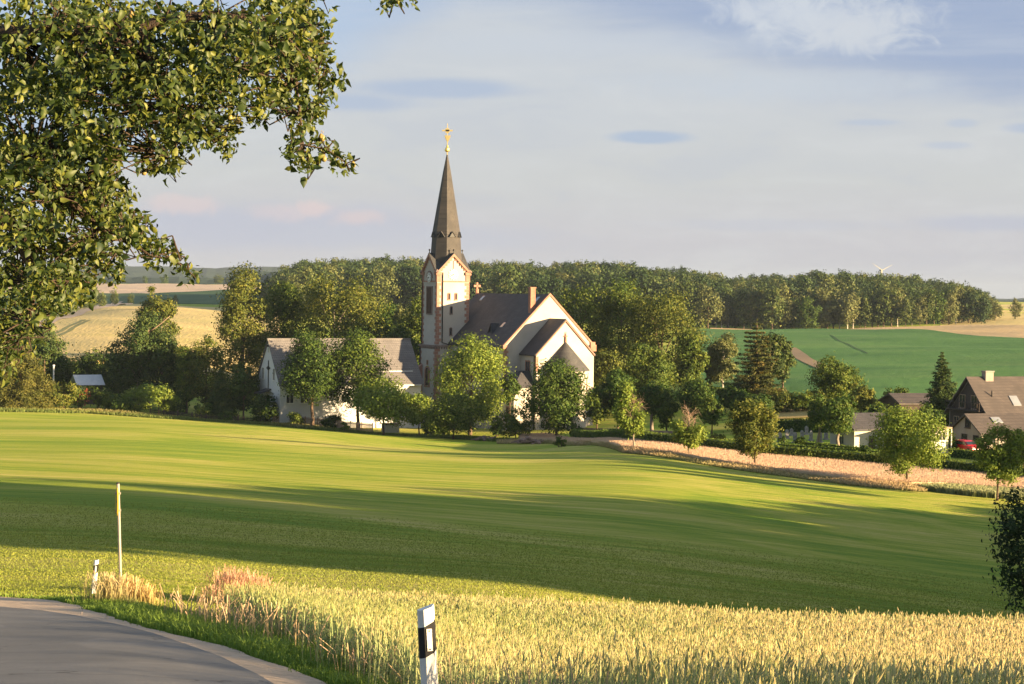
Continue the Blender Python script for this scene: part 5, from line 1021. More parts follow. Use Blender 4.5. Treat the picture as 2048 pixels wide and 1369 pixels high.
bush('big dark shaded bush at the right frame edge beyond the wheat', 2072, 1240, 64, 985, 176, 'black', dens=1.6, k=16, lump=.4)

# ------------------------------------------------------------------ hedges
def hedge(label, pts, h, w_, seed, dens=1.0, name='hedge', mat='hedge', lean=0):
    X, Y = along(pts, .5); rg = np.random.default_rng(seed); x0, y0 = X[0], Y[0]; z0 = g1(x0, y0); rt = thing(name, label, 'hedge', (x0, y0, z0))
    mb = MB(); n = len(X); T = np.c_[np.gradient(X), np.gradient(Y)]; T /= np.linalg.norm(T, axis=1)[:, None]; Nn = np.c_[-T[:, 1], T[:, 0]]; Z = gz(X, Y)
    V = []; cs = [(-.42, -.1), (-.42, .92), (.42, .92), (.42, -.1)]
    for u, z in cs: V.append(np.c_[X + Nn[:, 0] * u * w_ - x0, Y + Nn[:, 1] * u * w_ - y0, Z + z * h - z0])
    v = np.stack(V, 1).reshape(-1, 3); f = []
    for i in range(n - 1):
        for j in range(3): f.append((i * 4 + j, (i + 1) * 4 + j, (i + 1) * 4 + j + 1, i * 4 + j + 1))
    f += [(0, 1, 2, 3), ((n - 1) * 4 + 3, (n - 1) * 4 + 2, (n - 1) * 4 + 1, (n - 1) * 4)]
    np_mesh('core', v, np.array(f), M['leaf_dark'], rt, tint=np.full(len(v), .2)); L = n * .5; size = float(np.mean(Y)) * .00055; m = int(min(30000, L * (2 * h + w_) / (size * size) * .55 * dens)); i = rg.integers(0, n - 1, m); t = rg.random(m)
    side = rg.random(m); q = (2 * h + w_) * side; u = np.where(q < h, -.5, np.where(q < h + w_, (q - h) / w_ - .5, .5)); z = np.where(q < h, q, np.where(q < h + w_, h, 2 * h + w_ - q))
    px_ = X[i] * (1 - t) + X[i + 1] * t; py_ = Y[i] * (1 - t) + Y[i + 1] * t; c = np.c_[px_ + Nn[i, 0] * u * w_ - x0, py_ + Nn[i, 1] * u * w_ - y0, gz(px_, py_) + z - z0] + rg.normal(0, .05, (m, 3)) * (1 + .7 * np.sin(px_ * 1.7))[:, None]
    no = unit(np.c_[Nn[i, 0] * np.sign(u) * (np.abs(u) > .49), Nn[i, 1] * np.sign(u) * (np.abs(u) > .49), (np.abs(u) < .49) * 1.0] + rg.normal(0, .5, (m, 3)))
    v, f = leaf_quads(c, no, size, rg); np_mesh('foliage', v, f, M[mat], rt, tint=np.repeat(np.clip(.45 + .2 * np.sin(px_ * .9) + rg.normal(0, .18, m), 0, 1), 4)); return rt
hedge('long clipped hedge bordering the rye field', [(1150, 882), (1300, 894), (1450, 910), (1560, 922), (1660, 930), (1760, 938), (1900, 951), (2048, 966), (2200, 982)], 1.5, 1.2, 1)
hedge('second low hedge of the cemetery garden', [(1560, 900), (1660, 908), (1760, 916), (1900, 926)], .7, .9, 2); hedge('low hedge in front of the red car', [(1900, 914), (1990, 924), (2100, 934)], .9, .9, 3)
hedge('low curved hedge before the cemetery building', [(1600, 894), (1640, 898), (1700, 904), (1740, 908)], .6, .8, 4); hedge('tall dark clipped hedge behind the gravestones', [(1545, 866), (1600, 864), (1650, 866)], 1.6, 1., 5, mat='leaf_dark')
hedge('low hedge between long hedge and car yard', [(1760, 925), (1860, 936), (1960, 948), (2060, 958)], .7, .9, 6)
hedge('tall overgrown hedge behind the lime trees', [(1410, 792), (1480, 800), (1540, 806)], 1.6, 1.4, 8, mat='leaf_mid')

def wall_low():
    X, Y = along([(1150, 868), (1280, 872), (1360, 878)], 3.0); rt = thing('cemetery_wall', 'low sunlit stone wall between the limes and the hedge', 'wall', (X[0], Y[0], g1(X[0], Y[0]))); mb = MB(); x0, y0, z0 = rt.location
    for i in range(len(X) - 1):
        a, b = (X[i] - x0, Y[i] - y0, g1(X[i], Y[i]) - z0), (X[i + 1] - x0, Y[i + 1] - y0, g1(X[i + 1], Y[i + 1]) - z0); mb.hexa([(a[0], a[1], a[2] - .3), (b[0], b[1], b[2] - .3), (b[0], b[1] + .4, b[2] - .3), (a[0], a[1] + .4, a[2] - .3), (a[0], a[1], a[2] + .9), (b[0], b[1], b[2] + .9), (b[0], b[1] + .4, b[2] + .9), (a[0], a[1] + .4, a[2] + .9)])
    mb.build('stonework', M['stonedark'], rt)
wall_low()
def debris(px, py, label, n, seed, name, w_):
    p = hit(px, py, 100, 500); rt = thing(name, label, 'pile', tuple(p)); rg = random.Random(seed); mb = MB()
    for i in range(n):
        a = rg.random() * 6.28; r = w_ * rg.random() ** .5; x, y = math.cos(a) * r, math.sin(a) * r * .6; s = rg.uniform(.12, .38); z = max(0, (1 - r / w_)) * w_ * .35
        if rg.random() < .5: mb.tube([(x - s * 2, y, z + .1), (x + s * 2, y + rg.uniform(-.4, .4), z + rg.uniform(.1, .4))], .07, 5)
        else: mb.sphere((x, y, z + s * .4), s, 5, 0, .7)
    mb.build('rubble', M['stonedark'], rt)
debris(1056, 889, 'pile of stones and old wood on the grass beside the rye', 40, 1, 'stone_pile', 2.2); debris(972, 882, 'small brushwood heap beside the dark apple tree', 24, 2, 'brushwood_pile', 1.5)
def lean_to():
    p = hit(785, 866, 150, 500); rt = thing('garden_hut', 'small whitewashed hut half hidden behind the bright apple tree', 'hut', (p.x, p.y, p.z), A27); m_ = MB(); m_.box(-1.1, 1.1, 0, 1.6, -.5, 1.25); m_.build('wall', M['cream'], rt); m_ = MB(); m_.box(-1.25, 1.25, -.2, 1.8, 1.25, 1.36); m_.build('roof', M['tile_brown'], rt)
lean_to()

# ------------------------------------------------------------------ far avenue, field trees, the wood
def proto_tree(rg, kind):
    """a unit-height tree (10 m) for the distance; returns crown and trunk meshes"""
    if kind == 'broad': B = lumps(3.7, 4.8, 5.0, 13, rg, .40)
    elif kind == 'tall': B = lumps(2.5, 5.0, 4.9, 12, rg, .45)
    elif kind == 'birch': B = lumps(2.1, 4.8, 5.1, 11, rg, .42, egg=.25)
    else: B = lumps(3.2, 4.5, 5.5, 9, rg, .5)
    n = 2600 if kind != 'mass' else 1400; p, nn, t, _ = blob_points(B, n, rg, .42, 14, .6); return p, nn, t, B
PROT = {}
def far_proto(key, kind, leaf, seed, bark='barkgrey'):
    rg = np.random.default_rng(seed); p, nn, t, B = proto_tree(rg, kind); v, f = leaf_quads(p, nn, .24, rg, .7)
    rt = thing('tree', 'x', 'tree', (0, 0, 0)); np_mesh('crown', v, f, M[leaf], rt, tint=np.repeat(t, 4)); trunk_mesh(10, .16, 1.2, [b[:3] for b in B[1:6]], rg, 5).build('trunk', M[bark], rt); PROT[key] = [rt, False]
for key, kind, leaf, seed, bark in [('a', 'broad', 'leaf_wood', 1, 'bark'), ('b', 'tall', 'leaf_wood', 2, 'bark'), ('c', 'birch', 'leaf_wood_light', 3, 'birch'), ('d', 'broad', 'leaf_wood_light', 4, 'bark'), ('e', 'tall', 'leaf_wood', 5, 'birch'), ('f', 'broad', 'leaf_dark', 6, 'bark')]:
    far_proto(key, kind, leaf, seed, bark)
def far_tree(key, px, Y, pyt, wscale, label, group, name='tree', rz=0., foot=None):
    rt, used = PROT[key]; o = rt if not used else copy_tree(rt); PROT[key][1] = True; x = W(px, 600, Y).x; g = g1(x, Y); h = (W(px, pyt, Y).z - g) / 10.
    o.location = (x, Y, g); o.rotation_euler = (0, 0, rz); o.scale = (h * wscale, h * wscale, h); o.name = name; tag(o, label, 'tree', group); return o
OUT = [(520, 545), (535, 535), (570, 520), (620, 512), (700, 508), (800, 506), (860, 514), (940, 516), (1000, 516), (1080, 520), (1200, 514), (1260, 518), (1300, 526), (1380, 530), (1440, 540), (1470, 549), (1500, 543), (1580, 541), (1640, 534), (1700, 538), (1760, 540), (1810, 540), (1850, 549), (1900, 558), (1950, 568), (1985, 586), (2006, 600), (2030, 640)]
rg = np.random.default_rng(77)
edge_trees = []
x_ = 1335.
while x_ < 2000:
    edge_trees.append(x_); x_ += rg.uniform(11, 17)
desc = {'a': 'dark round-crowned tree', 'b': 'tall dark slender tree', 'c': 'pale yellow-green birch', 'd': 'light green broad tree', 'e': 'slender white-trunked tree', 'f': 'very dark broad tree'}
for i, px in enumerate(edge_trees):
    key = 'abcdaefabdcb'[int(rg.integers(0, 12))]; Y = rg.uniform(800, 822) + (max(0, px - 1850) * .55); top = curve_px(OUT, px) + rg.uniform(24, 52) if px < 1900 else curve_px(OUT, px) + rg.uniform(4, 20)
    if 1575 < px < 1640: key = 'f'; top = rg.uniform(588, 600)
    where = 'left of the maize field' if px < 1560 else ('above the maize field' if px < 1780 else 'above the ochre stubble')
    far_tree(key, px, Y, top, rg.uniform(.8, 1.15) * (1.0 if key not in 'c' else .9), desc[key] + ' at the front edge of the wood, ' + where, 'trees at the front edge of the wood: ' + desc[key] + ' ' + where, rz=rg.uniform(0, 6.28))
far_tree('d', 2032, 900, 596, .8, 'lone small tree on the field right of the wood', None, rz=1.)
# the mass of the wood behind its front row
def wood():
    rg = np.random.default_rng(5); pr = [proto_tree(rg, 'mass') for _ in range(5)]; Vs, Fs, Ts, nv = [], [], [], 0
    spots = []
    for row, Y in enumerate(np.linspace(838, 1180, 11)):
        px = 528. + row * 5
        while px < 2004 - row * 2:
            spots.append((px + rg.uniform(-4, 4), Y + rg.uniform(-14, 14), row)); px += rg.uniform(12, 20) * 1000 / Y
    for px, Y, row in spots:
        if px > 1930 and row < 6 and (px - 1930) > (Y - 820) * .6 + 40: continue
        lim = curve_px(OUT, px); g = g1((px - CX) / F * Y, Y); fr = row / 10.
        top = lim + rg.uniform(0, 13) + (1 - fr) * rg.uniform(4, 34) * (1 if px < 1900 else .4); h = (W(px, top, Y).z - g) / 10
        if h < .8: continue
        h = min(h, 3.0); p, nn, t, B = pr[int(rg.integers(0, 5))]; a = rg.random() * 6.28; c, s = math.cos(a), math.sin(a); Rm = np.array([[c, -s, 0], [s, c, 0], [0, 0, 1]])
        keep = p[:, 2] > (3.2 if row > 1 else 0.5); q = p[keep] @ Rm.T * np.array([h * rg.uniform(.85, 1.15), h, h]) * np.array([1, 1, 1]); m = nn[keep] @ Rm.T
        v, f = leaf_quads(q + np.array([(px - CX) / F * Y, Y, g]), m, .27 * h, rg, .65); Vs.append(v); Fs.append(f + nv); nv += len(v); base = rg.choice([.15, .35, .5, .8, .95], p=[.25, .3, .2, .15, .1]); Ts.append(np.repeat(np.clip(base + (t[keep] - .5) * .4, 0, 1), 4))
    v = np.concatenate(Vs); o = np_mesh('wood', v, np.concatenate(Fs), M['leaf_woodmix'], tint=np.concatenate(Ts)); tag(o, 'dense mixed wood covering the ridge behind the church', 'wood', None, 'stuff'); print('wood leaves', len(v) // 4)
M['leaf_woodmix'] = leafmat('leaf_wood_mixed', (.022, .046, .015), (.062, .092, .024), (.155, .165, .052), .2)
wood()
# avenue on the left, trees along the fields
av = [(92, 640, 700), (112, 636, 730), (135, 630, 760), (152, 626, 780), (170, 622, 800), (186, 618, 820), (203, 614, 840)]
lab = ['nearest', 'second', 'third', 'fourth', 'fifth', 'sixth', 'farthest']
for i, (px, py, Y) in enumerate(av): far_tree('ab'[i % 2], px, Y, py - 40 + i * 1.5, 1.0, lab[i] + ' tree of the avenue left of the barley field', 'avenue trees beside the barley field', rz=i * 1.1)
far_tree('a', 229, 880, 579, .8, 'small round tree at the far tip of the barley field', None, rz=.3); far_tree('a', 262, 890, 587, .9, 'tree just right of the far tip of the barley field', None, rz=1.3); far_tree('d', 350, 900, 590, .9, 'pale lone tree in the dark green field', None, rz=2.3)
far_tree('f', 290, 2000, 552, 1.1, 'dark round tree on the pale field horizon, left of two', None, rz=.7); far_tree('f', 330, 2000, 549, 1.2, 'dark round tree on the pale field horizon, right of two', None, rz=2.7); far_tree('a', 396, 2005, 560, 1.2, 'low pale tree on the pale field horizon', None); far_tree('a', 436, 2000, 549, 1.5, 'dark tree on the horizon touching the tall pointed tree', None, rz=4)
for k_, (r_, u_) in PROT.items():
    if not u_:
        for c_ in list(r_.children): bpy.data.objects.remove(c_)
        bpy.data.objects.remove(r_)
#---PART4---
# ------------------------------------------------------------------ crops and grasses made of blades
def lerp(a, b, t): return a + (b - a) * t
def blades(name, label, X, Y, h, w_, lean, cb, ct, rg, cat='stuff', zoff=0.0, mat='plant', tipw=.25, curve=.5, parent=None):
    """two-part bent blades; cb and ct are colours at foot and tip, N x 3"""
    n = len(X); Z = gz(X, Y) + zoff; a = rg.random(n) * 6.283; u = np.c_[np.cos(a), np.sin(a), np.zeros(n)] * (w_ / 2)[:, None]
    b = rg.random(n) * 6.283; d = np.c_[np.cos(b), np.sin(b)] * (lean * h)[:, None]
    p0 = np.c_[X, Y, Z]; p1 = np.c_[X + d[:, 0] * (1 - curve) * .5, Y + d[:, 1] * (1 - curve) * .5, Z + h * .58]; p2 = np.c_[X + d[:, 0], Y + d[:, 1], Z + h * (1 - .3 * lean)]
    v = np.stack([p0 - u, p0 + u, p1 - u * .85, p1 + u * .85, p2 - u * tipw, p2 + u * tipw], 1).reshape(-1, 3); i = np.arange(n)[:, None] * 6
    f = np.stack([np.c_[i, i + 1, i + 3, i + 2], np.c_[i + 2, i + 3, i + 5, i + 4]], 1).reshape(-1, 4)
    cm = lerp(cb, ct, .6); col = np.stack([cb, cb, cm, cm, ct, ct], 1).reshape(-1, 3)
    o = np_mesh(name, v, f, M[mat], parent, col=np.clip(col, 0, 1)); 
    if parent is None: tag(o, label, cat, None, 'stuff')
    return o
def colr(a, b, t, rg, j=.12):
    t = np.clip(t, 0, 1)[:, None]; c = np.array(a) * (1 - t) + np.array(b) * t; return c * (1 + rg.normal(0, j, (len(t), 1)))
def pnoise(x, y, s): return .5 + .25 * (np.sin(x / s + 1.7 * np.sin(y / s * .7)) + np.sin(y / s * 1.3 + 1.3 * np.sin(x / s * .9 + 2)))
rg = np.random.default_rng(21)
# rye field between the path and the cemetery hedge
def band_sample(near, far, px0, px1, n, rg):
    PX = np.linspace(px0, px1, 200); yn = curve_px(near, PX); yf = curve_px(far, PX); wgt = np.maximum(yf - yn, .1) * (yf + yn); wgt /= wgt.sum()
    px = rg.choice(PX, n, p=wgt) + rg.uniform(-4, 4, n); t = rg.random(n); a = curve_px(near, px); b = curve_px(far, px); Y = a + (b - a) * t; return (px - CX) / F * Y, Y, px, t
rye_f = [(p, y + 4) for p, y in rye_far]
X, Y, px, t = band_sample(rye_near, rye_f, 1045, 2250, 60000, rg); n = len(X)
rye_in = np.ones(n, bool)
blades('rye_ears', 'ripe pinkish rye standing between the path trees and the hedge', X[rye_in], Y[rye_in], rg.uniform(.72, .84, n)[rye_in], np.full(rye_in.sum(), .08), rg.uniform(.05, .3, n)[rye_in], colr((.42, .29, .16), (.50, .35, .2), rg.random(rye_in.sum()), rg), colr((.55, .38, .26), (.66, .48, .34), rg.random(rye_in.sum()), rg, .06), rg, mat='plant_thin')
X, Y, px, t = band_sample(rye_near0, rye_near, 1850, 2250, 14000, rg); n = len(X); o_ = Y > curve_px(rye_near0, px)
blades('green_crop', 'blue-green unripe crop strip beside the last path trees', X[o_], Y[o_], rg.uniform(.45, .7, o_.sum()), np.full(o_.sum(), .1), rg.uniform(.05, .4, o_.sum()), colr((.14, .18, .08), (.2, .22, .1), rg.random(o_.sum()), rg), colr((.25, .29, .14), (.36, .35, .17), rg.random(o_.sum()), rg), rg)
# tall dry grass along the path
near0 = [(p, y - 3.2 - (0 if p < 1860 else 2)) for p, y in rye_near]; near1 = [(p, y + .6) for p, y in rye_near]
X, Y, px, t = band_sample(near0, near1, 1000, 1855, 30000, rg); n = len(X); k = pnoise(X, Y, 4.) 
keep = rg.random(n) < np.clip(.35 + .8 * k, 0, 1); X, Y, t, k = X[keep], Y[keep], t[keep], k[keep]; n = len(X)
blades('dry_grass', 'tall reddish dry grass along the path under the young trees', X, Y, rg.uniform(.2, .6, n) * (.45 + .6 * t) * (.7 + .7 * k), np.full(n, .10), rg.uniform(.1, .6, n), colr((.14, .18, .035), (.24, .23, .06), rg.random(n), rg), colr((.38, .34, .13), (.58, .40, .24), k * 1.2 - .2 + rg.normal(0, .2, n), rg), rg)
# rough grass at the garden edge, left, and under the apple trees
def ground_band(pts, n, wd, rg):
    XX, YY = along(pts, 1.0); i = rg.integers(0, len(XX) - 1, n); t = rg.random(n); return XX[i] * (1 - t) + XX[i + 1] * t + rg.normal(0, .2, n), YY[i] * (1 - t) + YY[i + 1] * t + rg.uniform(-wd, wd, n)
X, Y = ground_band([(-40, 822), (180, 826), (320, 836), (540, 850), (745, 868), (900, 876), (1040, 884)], 22000, 3.0, rg); n = len(X); k = pnoise(X, Y, 6.)
blades('rough_grass', 'rough unmown grass along the garden edge below the hall and shed', X, Y, rg.uniform(.12, .5, n) * (.5 + k), np.full(n, .13), rg.uniform(.1, .6, n), colr((.06, .10, .02), (.13, .16, .03), rg.random(n), rg), colr((.13, .18, .035), (.36, .27, .12), np.clip(k * 1.4 - .7, 0, 1) + rg.normal(0, .15, n), rg), rg)

# --- near verge, wheat
P_out = GA   # outer edge of the gravel, world x,y
def left_edge_wheat(Y): return np.interp(Y, [8, 13, 17, 22, 28, 34, 40, 46], [2.2, .9, .15, -1.0, -2.4, -3.8, -5.2, -6.6])
def gravel_x(Y):
    o = np.argsort(GA[:, 1]); return np.interp(Y, GA[o, 1], GA[o, 0])
def far_edge_wheat(X): return np.interp(X, [-8, -5.5, 0, 5, 12], [44, 43, 42.5, 41.5, 41])
rg = np.random.default_rng(5)
N = 150000; Y = 11 + 33 * rg.random(N) ** .8; X = rg.uniform(-6.6, 14.5, N); nz_ = pnoise(X, Y, 1.3) * .9 + rg.normal(0, .25, N)
ok = (X > left_edge_wheat(Y) + .35 * np.sin(Y * 2.1) + rg.normal(0, .22, N)) & (Y < far_edge_wheat(X) + rg.normal(0, .25, N)) & (X < .30 * Y + 2.6)
# drill rows and a wheel track
row = np.abs(((X * .35 + Y * .94) % .25) - .125) < .1; track = np.abs((Y - .10 * X) - 33.0) < .32
ok &= row & ~(track & (rg.random(N) < .75)); X, Y, nz_ = X[ok], Y[ok], nz_[ok]; n = len(X); print('wheat stalks', n)
h = rg.normal(.84, .06, n) + .07 * (pnoise(X, Y, 2.6) - .5) - .1 * np.exp(-(X - left_edge_wheat(Y)) / .5).clip(0, 1) * rg.random(n); Z = gz(X, Y)
a = rg.random(n) * 6.283; ln = rg.gamma(2.0, .045, n); d = np.c_[np.cos(a) * ln + .03, np.sin(a) * ln, np.zeros(n)]; top = np.c_[X, Y, Z + h - .1] + d * .8
sc1 = np.clip(Y / 22., 1, 1.7)
gold = np.clip(.36 + .62 * (pnoise(X + 3, Y, 4.5) - .35) + .035 * (X - 2) + rg.normal(0, .24, n) , 0, 1)
ce = colr((.48, .50, .21), (.78, .66, .40), gold, rg, .14); cs = colr((.28, .36, .13), (.52, .48, .24), gold * .8, rg, .12); cl = colr((.16, .24, .09), (.40, .37, .16), gold * .6 + rg.normal(0, .2, n), rg, .15)
V, Fc, C = [], [], []; b0 = 0
def addq(v4, c4):
    global b0
    m = v4.shape[0]; V.append(v4.reshape(-1, 3)); Fc.append(np.arange(b0, b0 + 4 * m).reshape(m, 4)); C.append(c4.reshape(-1, 3)); b0 += 4 * m
base = np.c_[X, Y, Z]; a2 = rg.random(n) * 6.283; u = np.c_[np.cos(a2), np.sin(a2), np.zeros(n)]
addq(np.stack([base - u * .004 * sc1[:, None], base + u * .004 * sc1[:, None], top + u * .003 * sc1[:, None], top - u * .003 * sc1[:, None]], 1), np.stack([cs * .9, cs * .9, cs, cs], 1))
ed = unit(d * 2.2 + np.c_[rg.normal(0, .12, (n, 2)), np.ones(n) * .62]); el_ = rg.uniform(.075, .115, n)[:, None]; tip = top + ed * el_
for q in range(3):
    aa = a2 + q * 2.0944 * .5; uu = np.c_[np.cos(aa), np.sin(aa), np.zeros(n)]; wv = (.0068 * sc1)[:, None] * uu; mid = top + ed * el_ * .42
    addq(np.stack([top - wv * .3, mid + wv, tip, mid - wv], 1), np.stack([ce * .92, ce, ce * 1.06, ce], 1))
for q in range(2):
    al = rg.random(n) * 6.283; hl = rg.uniform(.32, .78, n); pb = base * (1 - hl[:, None]) + top * hl[:, None]; L = rg.uniform(.10, .24, n)[:, None]; dr = np.c_[np.cos(al), np.sin(al), np.zeros(n)]; up_ = rg.uniform(.2, 1.1, n)[:, None] * np.array([0, 0, 1]); s_ = np.c_[-np.sin(al), np.cos(al), np.zeros(n)] * (.0055 * sc1)[:, None]
    m1 = pb + (dr * .6 + up_ * .8) * L * .55; e1 = pb + (dr * 1.2 + up_ * .35) * L
    addq(np.stack([pb - s_, pb + s_, m1 + s_, m1 - s_], 1), np.stack([cl] * 4, 1)); addq(np.stack([m1 - s_, m1 + s_, e1 + s_ * .1, e1 - s_ * .1], 1), np.stack([cl, cl, cl * 1.1, cl * 1.1], 1))
o = np_mesh('wheat', np.concatenate(V), np.concatenate(Fc), M['plant'], col=np.clip(np.concatenate(C), 0, 1)); tag(o, 'ripening yellow-green wheat filling the foreground', 'wheat', None, 'stuff')
# verge grass
N = 150000; Y = 9 + 40 * rg.random(N) ** 1.15; gx = gravel_x(Y); wx = left_edge_wheat(Y) + .5; wx = np.where(Y > 40, np.minimum(wx, gx + np.interp(Y, [40, 44, 49], [2.6, 1.6, 1.0])), wx)
t = rg.random(N); X = gx + .05 + (np.maximum(wx - gx, .2)) * t + rg.normal(0, .1, N) * (t > .03); k = pnoise(X, Y, .9)
keep = (rg.random(N) < np.clip((wx - gx) / 3.2, .12, 1)) & (rg.random(N) < np.clip(.25 + 3 * t, 0, 1)); X, Y, t, k = X[keep], Y[keep], t[keep], k[keep]; n = len(X); print('verge', n)
dry = np.clip((t - .7) * 1.3 + (k - .65) + rg.normal(0, .22, n), 0, 1)
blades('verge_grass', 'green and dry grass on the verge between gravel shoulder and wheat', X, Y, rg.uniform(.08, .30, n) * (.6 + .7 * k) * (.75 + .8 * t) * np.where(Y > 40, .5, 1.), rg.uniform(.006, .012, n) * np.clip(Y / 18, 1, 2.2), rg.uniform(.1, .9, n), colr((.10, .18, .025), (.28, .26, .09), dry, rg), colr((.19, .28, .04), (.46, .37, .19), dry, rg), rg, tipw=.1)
m = rg.random(n) < .022 * (t > .35) * (Y < 40); m &= True; X2_, Y2_ = X[m], Y[m]; q = len(X2_)
blades('seeding_grass', 'thin dry seed stalks rising above the verge grass', X2_, Y2_, rg.uniform(.35, .8, q), rg.uniform(.007, .011, q) * np.clip(Y2_ / 18, 1, 2.2), rg.uniform(.05, .5, q), colr((.28, .25, .09), (.4, .32, .15), rg.random(q), rg), colr((.52, .38, .2), (.60, .38, .26), rg.random(q), rg), rg, tipw=.9)
def tuft(name, label, spots, n, h0, h1, c0, c1, cf, wd=.012, seed=1):
    rg = np.random.default_rng(seed); x0, y0 = spots[0][:2]; rt = None; Xs, Ys, Hs = [], [], []
    for (x, y, r, hs) in spots:
        m = int(n / len(spots)); Xs.append(x + rg.normal(0, r, m)); Ys.append(y + rg.normal(0, r, m)); Hs.append(rg.uniform(h0, h1, m) * hs)
    X, Y, H = map(np.concatenate, (Xs, Ys, Hs)); m = len(X)
    blades(name, label, X, Y, H, np.full(m, wd), rg.uniform(.05, .38, m), colr(cf[0], cf[1], rg.random(m), rg), colr(c0, c1, rg.random(m), rg), rg, tipw=1.2)
p = hit(470, 1208, 15, 90); tuft('reddish_grass', 'reddish tall grass clump at the far corner of the wheat', [(p.x + a, p.y + b, .20, s) for a, b, s in ((-.25, 0, .9), (-.05, .3, 1.05), (.15, -.2, 1.0), (.3, .2, .85), (.55, .1, .9), (0, -.5, .7), (-.35, -.7, .55))], 1500, .45, .95, (.58, .30, .19), (.66, .42, .27), ((.16, .17, .05), (.30, .26, .1)), .011, 1)
p = hit(272, 1212, 15, 90); tuft('yellow_grass', 'yellow dry grass clump right of the tall sign pole', [(p.x + a, p.y + b, .16, s) for a, b, s in ((-.2, 0, 1.0), (.05, .2, .9), (.25, 0, .75), (-.35, .1, .8))], 650, .3, .75, (.58, .42, .16), (.62, .40, .2), ((.2, .22, .05), (.35, .27, .09)), .013, 2)
p = hit(222, 1210, 15, 90); tuft('pale_grass', 'sparse pale grass between white post and sign pole', [(p.x, p.y, .25, 1)], 500, .3, .8, (.5, .42, .2), (.55, .4, .22), ((.15, .2, .05), (.3, .27, .09)), .012, 3)
# short meadow sward near the viewer
N = 300000; Y = 42 + 58 * rg.random(N) ** 1.3; px = rg.uniform(-60, 2110, N); X = (px - CX) / F * Y; keep = ~((X < gravel_x(Y) + 0.2) & (Y < 52)) & (rg.random(N) < (1 - (Y - 42) / 58) ** .6) ; X, Y = X[keep], Y[keep]; n = len(X); k = pnoise(X * .4, Y * 2.0, 1.6)
blades('meadow_sward', 'short mown grass of the near meadow', X, Y, rg.uniform(.03, .055, n), rg.uniform(.012, .026, n) * Y / 55, rg.uniform(.2, 1.0, n), colr((.17, .22, .024), (.24, .27, .038), k, rg), colr((.22, .27, .03), (.34, .33, .065), k * .7 + rg.normal(0, .15, n), rg, .08), rg)

